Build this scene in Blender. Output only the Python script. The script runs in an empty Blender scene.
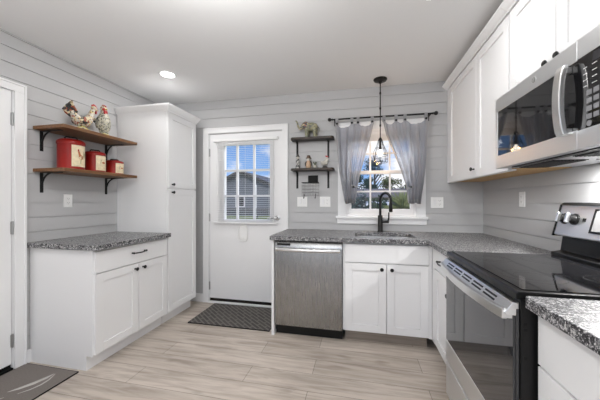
import bpy, bmesh, math, random
from mathutils import Vector, Matrix
random.seed(7)
PI = math.pi
S = bpy.context.scene
COL = S.collection

# ------------------------------------------------------------------ constants
D, XR, XL, H = 3.0, 1.184, -2.468, 2.44
YREAR = -2.4

# ------------------------------------------------------------------ camera
cd = bpy.data.cameras.new('camera')
cam = bpy.data.objects.new('camera', cd)
COL.objects.link(cam)
cam.location = (0, 0, 1.2305)
cam.rotation_euler = (PI / 2, 0, 0.2159)
cd.sensor_width = 36
cd.lens = 272.5 / 600 * 36
cd.shift_y = 0.94 / 600
cd.clip_start = 0.02
cd.clip_end = 400
S.camera = cam

# ------------------------------------------------------------------ exposure
S.view_settings.view_transform = 'Standard'
S.view_settings.look = 'None'
S.view_settings.gamma = 1
S.view_settings.use_curve_mapping = False
S.view_settings.exposure = 0.07

# ------------------------------------------------------------------ sky
W = bpy.data.worlds.new('sky')
S.world = W
W.use_nodes = True
nt = W.node_tree
nt.nodes.clear()
def wn(t, **k):
    n = nt.nodes.new(t)
    for a, b in k.items(): setattr(n, a, b)
    return n
wo = wn('ShaderNodeOutputWorld'); bg = wn('ShaderNodeBackground')
tc = wn('ShaderNodeTexCoord'); sx = wn('ShaderNodeSeparateXYZ')
gr = wn('ShaderNodeValToRGB')
gr.color_ramp.elements[0].position = 0.0; gr.color_ramp.elements[0].color = (0.30, 0.52, 0.86, 1)
gr.color_ramp.elements[1].position = 0.35; gr.color_ramp.elements[1].color = (0.085, 0.24, 0.68, 1)
mp = wn('ShaderNodeMapping'); mp.inputs['Scale'].default_value = (1, 1, 2.0); mp.inputs['Location'].default_value = (0.35, 0.2, 0.1)
nz = wn('ShaderNodeTexNoise'); nz.inputs['Scale'].default_value = 4.2; nz.inputs['Detail'].default_value = 7; nz.inputs['Roughness'].default_value = 0.55
cr = wn('ShaderNodeValToRGB'); cr.color_ramp.elements[0].position = 0.50; cr.color_ramp.elements[1].position = 0.62
mx = wn('ShaderNodeMixRGB'); mx.inputs[2].default_value = (0.95, 0.96, 1.0, 1)
L = nt.links.new
L(tc.outputs['Generated'], sx.inputs[0]); L(sx.outputs['Z'], gr.inputs[0])
L(tc.outputs['Generated'], mp.inputs[0]); L(mp.outputs[0], nz.inputs['Vector'])
b1 = wn('ShaderNodeMath', operation='MULTIPLY_ADD'); b1.inputs[1].default_value = 0.26; L(sx.outputs['X'], b1.inputs[0]); L(nz.outputs[0], b1.inputs[2])
b2 = wn('ShaderNodeMath', operation='MULTIPLY_ADD'); b2.inputs[1].default_value = -0.75; L(sx.outputs['Z'], b2.inputs[0]); L(b1.outputs[0], b2.inputs[2])
b3 = wn('ShaderNodeMath', operation='ADD'); b3.inputs[1].default_value = 0.17; L(b2.outputs[0], b3.inputs[0]); L(b3.outputs[0], cr.inputs[0])
L(cr.outputs[0], mx.inputs[0]); L(gr.outputs[0], mx.inputs[1]); L(mx.outputs[0], bg.inputs[0])
bg.inputs[1].default_value = 1.05
L(bg.outputs[0], wo.inputs[0])

# ------------------------------------------------------------------ sun, daylight panels and fill
def light(name, kind, loc, rot, energy, color=(1, 1, 1), **k):
    d = bpy.data.lights.new(name, kind); d.energy = energy; d.color = color
    for a, b in k.items(): setattr(d, a, b)
    o = bpy.data.objects.new(name, d); COL.objects.link(o)
    o.location = loc; o.rotation_euler = rot
    return o
light('sun', 'SUN', (0, -10, 20), (math.radians(42), 0, math.radians(-25)), 2.6, (1, 0.96, 0.9), angle=0.01)
# added unseen fill lamp behind the camera, with no fixture around it
light('rear_fill', 'POINT', (-0.75, -0.75, 1.62), (0, 0, 0), 42, (1.0, 1.0, 1.0), shadow_soft_size=0.55)
# added daylight panels outside, above the kitchen window and the back door
light('window_daylight_panel', 'AREA', (0.21, 3.55, 2.55), (-math.radians(52), 0, 0), 60, (0.97, 0.985, 1.0), shape='RECTANGLE', size=1.0, size_y=0.75)
light('door_daylight_panel', 'AREA', (-1.30, 3.55, 2.55), (-math.radians(52), 0, 0), 10, (0.97, 0.985, 1.0), shape='RECTANGLE', size=1.1, size_y=0.75)
RECESSED_W = (5, 4, 3, 6)   # near the pantry, near the upper cabinets, near the left door, over the camera
BULB_W = 4.0
BACKSPLASH_FILL_W = 14.0
CEILING_FILL_W = 28

# ------------------------------------------------------------------ materials
def newmat(name):
    m = bpy.data.materials.new(name); m.use_nodes = True
    n = m.node_tree.nodes; b = n['Principled BSDF']
    return m, m.node_tree, b
def mat(name, col, rough=0.5, metal=0.0, spec=0.5, bump=0, bscale=60, var=0, vscale=8, stretch=None, coat=0):
    m, t, b = newmat(name)
    b.inputs['Base Color'].default_value = (*col, 1); b.inputs['Roughness'].default_value = rough
    b.inputs['Metallic'].default_value = metal; b.inputs['Specular IOR Level'].default_value = spec
    b.inputs['Coat Weight'].default_value = coat
    tcn = t.nodes.new('ShaderNodeTexCoord'); mpn = t.nodes.new('ShaderNodeMapping')
    t.links.new(tcn.outputs['Object'], mpn.inputs[0])
    if stretch: mpn.inputs['Scale'].default_value = stretch
    n = t.nodes.new('ShaderNodeTexNoise'); n.inputs['Scale'].default_value = vscale; n.inputs['Detail'].default_value = 4
    t.links.new(mpn.outputs[0], n.inputs['Vector'])
    if var:
        r = t.nodes.new('ShaderNodeValToRGB')
        r.color_ramp.elements[0].position = 0.3; r.color_ramp.elements[1].position = 0.7
        r.color_ramp.elements[0].color = (*[max(0, c * (1 - var)) for c in col], 1)
        r.color_ramp.elements[1].color = (*[min(1, c * (1 + var)) for c in col], 1)
        t.links.new(n.outputs[0], r.inputs[0]); t.links.new(r.outputs[0], b.inputs['Base Color'])
    if bump:
        n2 = t.nodes.new('ShaderNodeTexNoise'); n2.inputs['Scale'].default_value = bscale
        t.links.new(mpn.outputs[0], n2.inputs['Vector'])
        bm_ = t.nodes.new('ShaderNodeBump'); bm_.inputs['Strength'].default_value = bump; bm_.inputs['Distance'].default_value = 0.002
        t.links.new(n2.outputs[0], bm_.inputs['Height']); t.links.new(bm_.outputs[0], b.inputs['Normal'])
    return m
def emis(name, col, s):
    m, t, b = newmat(name)
    b.inputs['Base Color'].default_value = (*col, 1)
    b.inputs['Emission Color'].default_value = (*col, 1); b.inputs['Emission Strength'].default_value = s
    return m
def speckle(name, cols, scale, rough=0.4):
    """patches of several colours (painted ceramics)"""
    m, t, b = newmat(name)
    tcn = t.nodes.new('ShaderNodeTexCoord'); v = t.nodes.new('ShaderNodeTexVoronoi'); v.inputs['Scale'].default_value = scale
    sp = t.nodes.new('ShaderNodeSeparateColor'); r = t.nodes.new('ShaderNodeValToRGB'); r.color_ramp.interpolation = 'CONSTANT'
    els = r.color_ramp.elements
    while len(els) < len(cols): els.new(0.5)
    for i, c in enumerate(cols):
        els[i].position = i / len(cols); els[i].color = (*c, 1)
    t.links.new(tcn.outputs['Object'], v.inputs['Vector']); t.links.new(v.outputs['Color'], sp.inputs[0])
    t.links.new(sp.outputs[0], r.inputs[0]); t.links.new(r.outputs[0], b.inputs['Base Color'])
    b.inputs['Roughness'].default_value = rough
    return m
def granite():
    m, t, b = newmat('granite')
    tcn = t.nodes.new('ShaderNodeTexCoord')
    def noise(s, d=2):
        n = t.nodes.new('ShaderNodeTexNoise'); n.inputs['Scale'].default_value = s; n.inputs['Detail'].default_value = d
        n.inputs['Roughness'].default_value = 0.7
        t.links.new(tcn.outputs['Object'], n.inputs['Vector']); return n
    n1 = noise(115, 3); n2 = noise(34, 3); n3 = noise(170, 2)
    r1 = t.nodes.new('ShaderNodeValToRGB')
    e = r1.color_ramp.elements
    e[0].position = 0.40; e[0].color = (0.012, 0.012, 0.015, 1)
    e[1].position = 0.63; e[1].color = (0.60, 0.59, 0.58, 1)
    k = e.new(0.47); k.color = (0.085, 0.085, 0.092, 1)
    k = e.new(0.54); k.color = (0.25, 0.25, 0.255, 1)
    ad = t.nodes.new('ShaderNodeMath'); ad.operation = 'MULTIPLY_ADD'; ad.inputs[1].default_value = 0.42
    sb = t.nodes.new('ShaderNodeMath'); sb.operation = 'SUBTRACT'; sb.inputs[1].default_value = 0.245
    t.links.new(n2.outputs[0], ad.inputs[0]); t.links.new(n1.outputs[0], ad.inputs[2])
    t.links.new(ad.outputs[0], sb.inputs[0]); t.links.new(sb.outputs[0], r1.inputs[0])
    r2 = t.nodes.new('ShaderNodeValToRGB'); r2.color_ramp.elements[0].position = 0.60; r2.color_ramp.elements[1].position = 0.63
    t.links.new(n3.outputs[0], r2.inputs[0])
    mxn = t.nodes.new('ShaderNodeMixRGB'); mxn.inputs[2].default_value = (0.75, 0.74, 0.74, 1)
    t.links.new(r2.outputs[0], mxn.inputs[0]); t.links.new(r1.outputs[0], mxn.inputs[1])
    t.links.new(mxn.outputs[0], b.inputs['Base Color'])
    b.inputs['Roughness'].default_value = 0.36; b.inputs['Specular IOR Level'].default_value = 0.35
    return m
def planks():
    m, t, b = newmat('vinyl_planks')
    tcn = t.nodes.new('ShaderNodeTexCoord')
    br = t.nodes.new('ShaderNodeTexBrick')
    br.inputs['Scale'].default_value = 1; br.inputs['Brick Width'].default_value = 1.22; br.inputs['Row Height'].default_value = 0.18
    br.inputs['Mortar Size'].default_value = 0.0017; br.inputs['Mortar Smooth'].default_value = 0.1; br.inputs['Bias'].default_value = 0
    br.offset = 0.37; br.offset_frequency = 2
    br.inputs['Color1'].default_value = (0.43, 0.375, 0.325, 1); br.inputs['Color2'].default_value = (0.54, 0.48, 0.425, 1)
    br.inputs['Mortar'].default_value = (0.17, 0.15, 0.125, 1)
    mpb = t.nodes.new('ShaderNodeMapping'); mpb.inputs['Location'].default_value = (0.33, 0.07, 0)
    t.links.new(tcn.outputs['Object'], mpb.inputs[0]); t.links.new(mpb.outputs[0], br.inputs['Vector'])
    mpn = t.nodes.new('ShaderNodeMapping'); mpn.inputs['Scale'].default_value = (1.1, 11, 1)
    t.links.new(tcn.outputs['Object'], mpn.inputs[0])
    n = t.nodes.new('ShaderNodeTexNoise'); n.inputs['Scale'].default_value = 2.2; n.inputs['Detail'].default_value = 8; n.inputs['Roughness'].default_value = 0.6
    n.inputs['Distortion'].default_value = 0.6
    t.links.new(mpn.outputs[0], n.inputs['Vector'])
    r = t.nodes.new('ShaderNodeValToRGB')
    r.color_ramp.elements[0].position = 0.30; r.color_ramp.elements[0].color = (0.66, 0.63, 0.60, 1)
    r.color_ramp.elements[1].position = 0.60; r.color_ramp.elements[1].color = (1.08, 1.08, 1.08, 1)
    t.links.new(n.outputs[0], r.inputs[0])
    mxn = t.nodes.new('ShaderNodeMixRGB'); mxn.blend_type = 'MULTIPLY'; mxn.inputs[0].default_value = 1
    t.links.new(br.outputs['Color'], mxn.inputs[1]); t.links.new(r.outputs[0], mxn.inputs[2])
    # a few knots
    mk = t.nodes.new('ShaderNodeMapping'); mk.inputs['Scale'].default_value = (1.6, 4.5, 1)
    t.links.new(tcn.outputs['Object'], mk.inputs[0])
    nk = t.nodes.new('ShaderNodeTexNoise'); nk.inputs['Scale'].default_value = 1.6; nk.inputs['Detail'].default_value = 2
    t.links.new(mk.outputs[0], nk.inputs['Vector'])
    rk = t.nodes.new('ShaderNodeValToRGB'); rk.color_ramp.elements[0].position = 0.66; rk.color_ramp.elements[1].position = 0.76
    t.links.new(nk.outputs[0], rk.inputs[0])
    m2 = t.nodes.new('ShaderNodeMixRGB'); m2.inputs[2].default_value = (0.27, 0.225, 0.185, 1)
    t.links.new(rk.outputs[0], m2.inputs[0]); t.links.new(mxn.outputs[0], m2.inputs[1])
    t.links.new(m2.outputs[0], b.inputs['Base Color'])
    b.inputs['Roughness'].default_value = 0.42; b.inputs['Specular IOR Level'].default_value = 0.35
    bmp = t.nodes.new('ShaderNodeBump'); bmp.inputs['Strength'].default_value = 0.12; bmp.inputs['Distance'].default_value = 0.002
    t.links.new(n.outputs[0], bmp.inputs['Height']); t.links.new(bmp.outputs[0], b.inputs['Normal'])
    return m
def wood(name, c1, c2, axis='Y', rough=0.5):
    m, t, b = newmat(name)
    tcn = t.nodes.new('ShaderNodeTexCoord'); mpn = t.nodes.new('ShaderNodeMapping')
    mpn.inputs['Scale'].default_value = {'X': (1.5, 26, 26), 'Y': (26, 1.5, 26)}[axis]
    n = t.nodes.new('ShaderNodeTexNoise'); n.inputs['Scale'].default_value = 2; n.inputs['Detail'].default_value = 6; n.inputs['Distortion'].default_value = 0.8
    r = t.nodes.new('ShaderNodeValToRGB')
    r.color_ramp.elements[0].position = 0.3; r.color_ramp.elements[0].color = (*c1, 1)
    r.color_ramp.elements[1].position = 0.7; r.color_ramp.elements[1].color = (*c2, 1)
    t.links.new(tcn.outputs['Object'], mpn.inputs[0]); t.links.new(mpn.outputs[0], n.inputs['Vector'])
    t.links.new(n.outputs[0], r.inputs[0]); t.links.new(r.outputs[0], b.inputs['Base Color'])
    b.inputs['Roughness'].default_value = rough
    return m
def steel(name, col=(0.60, 0.60, 0.60), rough=0.26, stretch=(60, 60, 1.5)):
    m, t, b = newmat(name)
    b.inputs['Base Color'].default_value = (*col, 1); b.inputs['Metallic'].default_value = 1
    tcn = t.nodes.new('ShaderNodeTexCoord'); mpn = t.nodes.new('ShaderNodeMapping'); mpn.inputs['Scale'].default_value = stretch
    n = t.nodes.new('ShaderNodeTexNoise'); n.inputs['Scale'].default_value = 4; n.inputs['Detail'].default_value = 3
    mr = t.nodes.new('ShaderNodeMapRange'); mr.inputs[3].default_value = rough - 0.006; mr.inputs[4].default_value = rough + 0.012
    t.links.new(tcn.outputs['Object'], mpn.inputs[0]); t.links.new(mpn.outputs[0], n.inputs['Vector'])
    t.links.new(n.outputs[0], mr.inputs[0]); t.links.new(mr.outputs[0], b.inputs['Roughness'])
    return m
def clear_glass(name, tint=(1, 1, 1), rough=0.0, refl=0.06):
    m, t, b = newmat(name)
    out = t.nodes['Material Output']
    tr = t.nodes.new('ShaderNodeBsdfTransparent'); tr.inputs[0].default_value = (*tint, 1)
    gl = t.nodes.new('ShaderNodeBsdfGlossy'); gl.inputs['Roughness'].default_value = rough
    mixn = t.nodes.new('ShaderNodeMixShader'); mixn.inputs[0].default_value = refl
    t.links.new(tr.outputs[0], mixn.inputs[1]); t.links.new(gl.outputs[0], mixn.inputs[2]); t.links.new(mixn.outputs[0], out.inputs[0])
    return m
def sheer(name, col, transp=0.22, transl=0.45):
    m, t, b = newmat(name)
    out = t.nodes['Material Output']
    df = t.nodes.new('ShaderNodeBsdfDiffuse'); tl = t.nodes.new('ShaderNodeBsdfTranslucent'); tr = t.nodes.new('ShaderNodeBsdfTransparent')
    tcn = t.nodes.new('ShaderNodeTexCoord'); n = t.nodes.new('ShaderNodeTexNoise'); n.inputs['Scale'].default_value = 400
    r = t.nodes.new('ShaderNodeValToRGB'); r.color_ramp.elements[0].color = (*[c * .85 for c in col], 1); r.color_ramp.elements[1].color = (*[min(1, c * 1.15) for c in col], 1)
    t.links.new(tcn.outputs['Object'], n.inputs['Vector']); t.links.new(n.outputs[0], r.inputs[0])
    t.links.new(r.outputs[0], df.inputs[0]); t.links.new(r.outputs[0], tl.inputs[0])
    m1 = t.nodes.new('ShaderNodeMixShader'); m1.inputs[0].default_value = transl
    m2 = t.nodes.new('ShaderNodeMixShader'); m2.inputs[0].default_value = transp
    t.links.new(df.outputs[0], m1.inputs[1]); t.links.new(tl.outputs[0], m1.inputs[2])
    t.links.new(m1.outputs[0], m2.inputs[1]); t.links.new(tr.outputs[0], m2.inputs[2]); t.links.new(m2.outputs[0], out.inputs[0])
    return m
def herringbone():
    m, t, b = newmat('ribbed_doormat')
    tcn = t.nodes.new('ShaderNodeTexCoord'); mpn = t.nodes.new('ShaderNodeMapping'); mpn.inputs['Rotation'].default_value = (0, 0, math.radians(40))
    br = t.nodes.new('ShaderNodeTexBrick'); br.inputs['Scale'].default_value = 1; br.inputs['Brick Width'].default_value = 0.16; br.inputs['Row Height'].default_value = 0.04
    br.inputs['Mortar Size'].default_value = 0.008
    br.inputs['Color1'].default_value = (0.055, 0.05, 0.047, 1); br.inputs['Color2'].default_value = (0.075, 0.068, 0.062, 1); br.inputs['Mortar'].default_value = (0.14, 0.13, 0.12, 1)
    t.links.new(tcn.outputs['Object'], mpn.inputs[0]); t.links.new(mpn.outputs[0], br.inputs['Vector'])
    t.links.new(br.outputs['Color'], b.inputs['Base Color']); b.inputs['Roughness'].default_value = 0.95
    bm_ = t.nodes.new('ShaderNodeBump'); bm_.inputs['Distance'].default_value = 0.004
    t.links.new(br.outputs['Fac'], bm_.inputs['Height']); t.links.new(bm_.outputs[0], b.inputs['Normal'])
    return m

M = dict(
    wall=mat('shiplap_paint', (0.49, 0.49, 0.495), 0.55, bump=0.05),
    ceil=mat('ceiling_paint', (0.82, 0.82, 0.82), 0.8),
    trim=mat('white_trim_paint', (0.82, 0.82, 0.825), 0.4),
    cab=mat('white_cabinet_paint', (0.82, 0.82, 0.825), 0.38),
    granite=granite(), floor=planks(),
    steel=steel('brushed_steel', (0.37, 0.37, 0.365), 0.27), steel_h=steel('brushed_steel_sideways', (0.76, 0.77, 0.78), 0.40, (1.5, 1.5, 60)),
    bright=steel('satin_steel', (0.80, 0.80, 0.79), 0.28, (20, 20, 20)),
    nickel=mat('satin_nickel', (0.45, 0.45, 0.45), 0.3, 1),
    black=mat('black_metal', (0.008, 0.008, 0.008), 0.42, 0.0, 0.3),
    bronze=mat('dark_bronze', (0.022, 0.02, 0.018), 0.35, 0.6),
    gloss=mat('black_glass', (0.008, 0.008, 0.009), 0.04, 0, 0.6),
    ovenglass=mat('smoked_oven_glass', (0.035, 0.035, 0.037), 0.03, 0, 0.6, coat=0.2),
    blackplastic=mat('black_plastic', (0.008, 0.008, 0.008), 0.35, 0, 0.25),
    greyplastic=mat('grey_plastic', (0.22, 0.22, 0.22), 0.4),
    whiteplastic=mat('white_plastic', (0.85, 0.85, 0.84), 0.35),
    blind=mat('blind_slats', (0.86, 0.86, 0.86), 0.5),
    mark=mat('white_legend', (0.7, 0.7, 0.7), 0.5), key=mat('grey_keys', (0.20, 0.20, 0.21), 0.4),
    edgegrey=mat('dark_grey_enamel', (0.045, 0.045, 0.047), 0.35),
    ringgrey=mat('burner_print', (0.05, 0.05, 0.05), 0.15),
    screen=mat('display_window', (0.03, 0.03, 0.035), 0.12),
    glass=clear_glass('window_glass', refl=0.02),
    rustic=wood('rustic_stained_board', (0.075, 0.030, 0.010), (0.23, 0.105, 0.036), 'Y'),
    rustic_edge=wood('dark_stained_board', (0.010, 0.007, 0.005), (0.045, 0.027, 0.017), 'X'),
    rawwood=wood('raw_plywood', (0.50, 0.30, 0.12), (0.62, 0.40, 0.18), 'Y', 0.6),
    taupe=wood('taupe_wood_toe_board', (0.27, 0.23, 0.19), (0.36, 0.31, 0.265), 'X', 0.6),
    red=mat('red_enamel', (0.25, 0.009, 0.006), 0.36, 0, 0.3, var=0.25, vscale=6),
    cream=mat('cream_label', (0.68, 0.58, 0.40), 0.6, var=0.15, vscale=40),
    orange=mat('rust_paint', (0.40, 0.12, 0.04), 0.6), olive=mat('olive_paint', (0.16, 0.15, 0.05), 0.6),
    yellow=mat('straw_paint', (0.62, 0.46, 0.12), 0.5),
    curtain=sheer('grey_sheer_cloth', (0.42, 0.43, 0.47), 0.22, 0.5), cloth=sheer('grey_cloth', (0.42, 0.42, 0.44), 0.05, 0.3),
    mat1=herringbone(), mat2=mat('taupe_mat', (0.17, 0.15, 0.135), 0.95, bump=0.4, bscale=300, var=0.12, vscale=120),
    motif=mat('pale_mat_yarn', (0.42, 0.40, 0.375), 0.95),
    rubber=mat('black_rubber', (0.008, 0.008, 0.008), 0.6, 0, 0.2),
    lens=emis('lamp_diffuser', (1, 0.98, 0.95), 9), bulb=emis('lamp_bulb', (1, 0.93, 0.82), 6),
)

# ------------------------------------------------------------------ geometry helpers
def TX(p, sgn):          # local (a, out, z): a along Y, out from the plane X=p
    return lambda a, o, z: (p + sgn * o, a, z)
def TY(p, sgn=-1):       # a along X, out from the plane Y=p
    return lambda a, o, z: (a, p + sgn * o, z)
WORLD = lambda a, o, z: (a, o, z)

class MB:
    def __init__(s, T=WORLD):
        s.bm = bmesh.new(); s.T = T
    def v(s, a, o, z): return s.bm.verts.new(s.T(a, o, z))
    def box(s, a0, a1, o0, o1, z0, z1):
        vs = [s.v(a, o, z) for z in (z0, z1) for o in (o0, o1) for a in (a0, a1)]
        for f in ((0, 1, 3, 2), (4, 6, 7, 5), (0, 4, 5, 1), (2, 3, 7, 6), (0, 2, 6, 4), (1, 5, 7, 3)):
            s.bm.faces.new([vs[i] for i in f])
        return s
    def hexa(s, bot, top):
        vs = [s.v(*p) for p in bot] + [s.v(*p) for p in top]
        for f in ((3, 2, 1, 0), (4, 5, 6, 7), (0, 1, 5, 4), (1, 2, 6, 5), (2, 3, 7, 6), (3, 0, 4, 7)):
            s.bm.faces.new([vs[i] for i in f])
        return s
    def prism(s, poly, z0, z1, axis='z'):
        """poly of 2D points; extruded along the named local axis from z0 to z1"""
        def P(p, h):
            return {'z': (p[0], p[1], h), 'o': (p[0], h, p[1]), 'a': (h, p[0], p[1])}[axis]
        lo = [s.v(*P(p, z0)) for p in poly]; hi = [s.v(*P(p, z1)) for p in poly]
        s.bm.faces.new(lo[::-1]); s.bm.faces.new(hi)
        n = len(poly)
        for i in range(n): s.bm.faces.new((lo[i], lo[(i + 1) % n], hi[(i + 1) % n], hi[i]))
        return s
    def tube(s, pts, r, n=8, cap=True, flat=1.0, closed=False):
        """round bar through pts; r is one radius or one per point"""
        pts = [Vector(p) for p in pts]; N = len(pts)
        rs = r if isinstance(r, (list, tuple)) else [r] * N
        rings = []; up = None
        for i, p in enumerate(pts):
            if closed: t = pts[(i + 1) % N] - pts[i - 1]
            else: t = pts[min(i + 1, N - 1)] - pts[max(i - 1, 0)]
            t.normalize()
            if up is None:
                up = Vector((0, 0, 1)) if abs(t.z) < 0.9 else Vector((1, 0, 0))
            x = t.cross(up)
            if x.length < 1e-5: x = t.orthogonal()
            x.normalize(); y = x.cross(t); y.normalize(); up = y
            rings.append([s.v(*(p + x * (rs[i] * math.cos(2 * PI * k / n)) + y * (rs[i] * flat * math.sin(2 * PI * k / n)))) for k in range(n)])
        for i in range(N if closed else N - 1):
            A, B = rings[i], rings[(i + 1) % N]
            for k in range(n): s.bm.faces.new((A[k], A[(k + 1) % n], B[(k + 1) % n], B[k]))
        if cap and not closed:
            s.bm.faces.new(rings[0][::-1]); s.bm.faces.new(rings[-1])
        return s
    def lathe(s, prof, c=(0, 0, 0), n=24, axis='z', sq=1.0):
        """prof: (radius, height) list revolved about an axis through c"""
        rings = []
        for r, h in prof:
            ring = []
            for k in range(n):
                x, y = r * math.cos(2 * PI * k / n), r * sq * math.sin(2 * PI * k / n)
                q = {'z': (x, y, h), 'o': (x, h, y), 'a': (h, x, y)}[axis]
                ring.append(s.v(c[0] + q[0], c[1] + q[1], c[2] + q[2]))
            rings.append(ring)
        for A, B in zip(rings, rings[1:]):
            for k in range(n): s.bm.faces.new((A[k], A[(k + 1) % n], B[(k + 1) % n], B[k]))
        s.bm.faces.new(rings[0][::-1]); s.bm.faces.new(rings[-1])
        return s
    def ball(s, c, r, seg=14, rot=None):
        r = r if isinstance(r, (list, tuple)) else (r, r, r)
        m = Matrix.Translation(c)
        if rot: m = m @ rot
        m = m @ Matrix.Diagonal((*r, 1))
        ret = bmesh.ops.create_uvsphere(s.bm, u_segments=seg, v_segments=max(6, seg * 2 // 3), radius=1, matrix=m)
        if s.T is not WORLD:
            for v in ret['verts']: v.co = Vector(s.T(*v.co))
        return s
    def build(s, name, m, parent=None, bevel=0, smooth=False, seg=2, kind=None):
        bmesh.ops.recalc_face_normals(s.bm, faces=s.bm.faces[:])
        me = bpy.data.meshes.new(name); off = Vector((0, 0, 0)); q = parent
        while q is not None: off += q.location; q = q.parent
        if off.length: bmesh.ops.translate(s.bm, verts=s.bm.verts[:], vec=-off)
        s.bm.to_mesh(me); s.bm.free()
        o = bpy.data.objects.new(name, me); COL.objects.link(o)
        me.materials.append(M[m] if isinstance(m, str) else m)
        if parent is not None: o.parent = parent
        if smooth:
            for p in me.polygons: p.use_smooth = True
            es = o.modifiers.new('split', 'EDGE_SPLIT'); es.split_angle = math.radians(38)
        if bevel:
            b = o.modifiers.new('bevel', 'BEVEL'); b.width = bevel; b.segments = seg; b.limit_method = 'ANGLE'; b.angle_limit = math.radians(40)
        if kind: o['kind'] = kind
        return o

def empty(name, loc):
    o = bpy.data.objects.new(name, None); COL.objects.link(o); o.location = loc; o.empty_display_size = 0.05
    return o
def thing(name, label, cat, loc=(0, 0, 0), group=None):
    o = empty(name, loc); o['label'] = label; o['category'] = cat
    if group: o['group'] = group
    return o
def tag(o, label, cat, group=None, kind=None):
    o['label'] = label; o['category'] = cat
    if group: o['group'] = group
    if kind: o['kind'] = kind
    return o
def struct(name, mb, m, parent=None, **k):
    return mb.build(name, m, parent, kind='structure' if parent is None else None, **k)
def copy_tree(src, delta, label=None, group=None, parent=None):
    c = src.copy(); COL.objects.link(c)
    if parent is None:
        c.location = Vector(src.location) + Vector(delta)
        if label: c['label'] = label
        if group: c['group'] = group
    else: c.parent = parent
    for ch in list(src.children): copy_tree(ch, (0, 0, 0), parent=c)
    return c
def arc(c, r, a0, a1, n, f):
    return [f(c[0] + r * math.cos(a0 + (a1 - a0) * i / n), c[1] + r * math.sin(a0 + (a1 - a0) * i / n)) for i in range(n + 1)]

# ------------------------------------------------------------------ room shell
PITCH, ZOFF, GAP = 0.1125, 1.215 - 0.1125 * 11, 0.0048
def shiplap(mb, a0, a1, z0, z1):
    """boards (front face at out = 0) over a solid backing, clipped to the rectangle"""
    mb.box(a0, a1, -0.12, -0.009, z0, z1)
    k = math.floor((z0 - ZOFF) / PITCH)
    while ZOFF + k * PITCH < z1:
        b0 = max(z0, ZOFF + k * PITCH + GAP / 2); b1 = min(z1, ZOFF + (k + 1) * PITCH - GAP / 2)
        if b1 - b0 > 0.003: mb.box(a0, a1, -0.0085, 0, b0, b1)
        k += 1
struct('floor', MB().box(XL - 0.12, XR + 0.12, YREAR - 0.12, D + 0.12, -0.10, 0), 'floor')
struct('ceiling', MB().box(XL - 0.12, XR + 0.12, YREAR - 0.12, D + 0.12, H, H + 0.15), 'ceil')
# left wall, with a doorway Y 0.66..1.50
b = MB(TX(XL, 1)); shiplap(b, YREAR, 0.66, 0, H); shiplap(b, 1.50, D, 0, H); shiplap(b, 0.66, 1.50, 2.05, H)
struct('wall_left', b, 'wall')
# right wall
b = MB(TX(XR, -1)); shiplap(b, YREAR, D, 0, H); struct('wall_right', b, 'wall')
# back wall: doorway X -1.795..-0.86 to 2.05, window X -0.145..0.57, Z 1.06..1.99
DX0, DX1, DH = -1.795, -0.858, 2.052
WX0, WX1, WZ0, WZ1 = -0.150, 0.575, 1.070, 1.995
b = MB(TY(D))
shiplap(b, XL - 0.12, DX0, 0, H); shiplap(b, DX0, DX1, DH, H); shiplap(b, DX1, WX0, 0, H)
shiplap(b, WX0, WX1, 0, WZ0); shiplap(b, WX0, WX1, WZ1, H); shiplap(b, WX1, XR + 0.12, 0, H)
struct('wall_back', b, 'wall')
# rear wall behind the camera with a patio opening
b = MB()
for r in ((XL - .12, -1.95, 0, H), (0.65, XR + .12, 0, H), (-1.95, 0.65, 2.25, H), (-1.95, 0.65, 0, 0.25)):
    b.box(r[0], r[1], YREAR - 0.12, YREAR, r[2], r[3])
struct('wall_rear', b, 'wall')

# ceiling edge trim on left and back walls (small painted strips)
struct('trim_1', MB(TX(XL, 1)).box(YREAR, D, 0, 0.012, H - 0.012, H), 'wall')
# baseboards
struct('baseboard_back', MB(TY(D)).box(XL, -1.865, 0, 0.014, 0, 0.10), 'trim', bevel=0.003)
struct('baseboard_left', MB(TX(XL, 1)).box(1.566, 1.605, 0, 0.014, 0, 0.10).box(YREAR, 0.59, 0, 0.014, 0, 0.10), 'trim', bevel=0.003)

# ------------------------------------------------------------------ left door (door_2) with its casing
def casing(name, T, a0, a1, zt, w, t=0.018):
    """flat three-piece casing around a doorway; a0, a1, zt are the inner edges"""
    m = MB(T)
    m.box(a0 - w, a0, 0, t, 0, zt); m.box(a1, a1 + w, 0, t, 0, zt); m.box(a0 - w, a1 + w, 0, t, zt, zt + w * 0.9)
    m.box(a0 - w - .004, a0 - w + .010, 0, t + .006, 0, zt + w * 0.9); m.box(a1 + w - .010, a1 + w + .004, 0, t + .006, 0, zt + w * 0.9)
    m.box(a0 - w - .004, a1 + w + .004, 0, t + .006, zt + w * 0.9 - .010, zt + w * 0.9 + .004)
    return struct(name, m, 'trim', bevel=0.002)
T = TX(XL, 1)
casing('trim_2', T, 0.668, 1.493, 2.030, 0.066)
# jambs
struct('trim_3', MB(T).box(0.66, 0.672, -0.12, 0.001, 0, 2.05).box(1.488, 1.50, -0.12, 0.001, 0, 2.05).box(0.66, 1.50, -0.12, 0.001, 2.036, 2.05), 'trim')
d2 = empty('door_2', (XL, 1.08, 0)); d2['kind'] = 'structure'
MB(T).box(0.676, 1.484, -0.036, -0.002, 0.045, 2.030).build('door_slab', 'trim', d2, bevel=0.002)
MB(T).box(0.672, 1.488, -0.11, 0.01, 0, 0.018).box(0.676, 1.484, -0.036, -0.012, 0.018, 0.046).build('threshold', 'rubber', d2)
def hinge(T, a, z, parent, o=0.0):
    h = MB(T); h.box(a - 0.010, a + 0.010, o, o + 0.003, z - 0.045, z + 0.045)
    h.lathe([(0.006, z - 0.048), (0.006, z + 0.048)], (a, o + 0.005, 0), 10)
    h.build('hinge', 'nickel', parent)
for z in (1.825, 1.035, 0.215): hinge(T, 1.486, z, d2)
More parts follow.
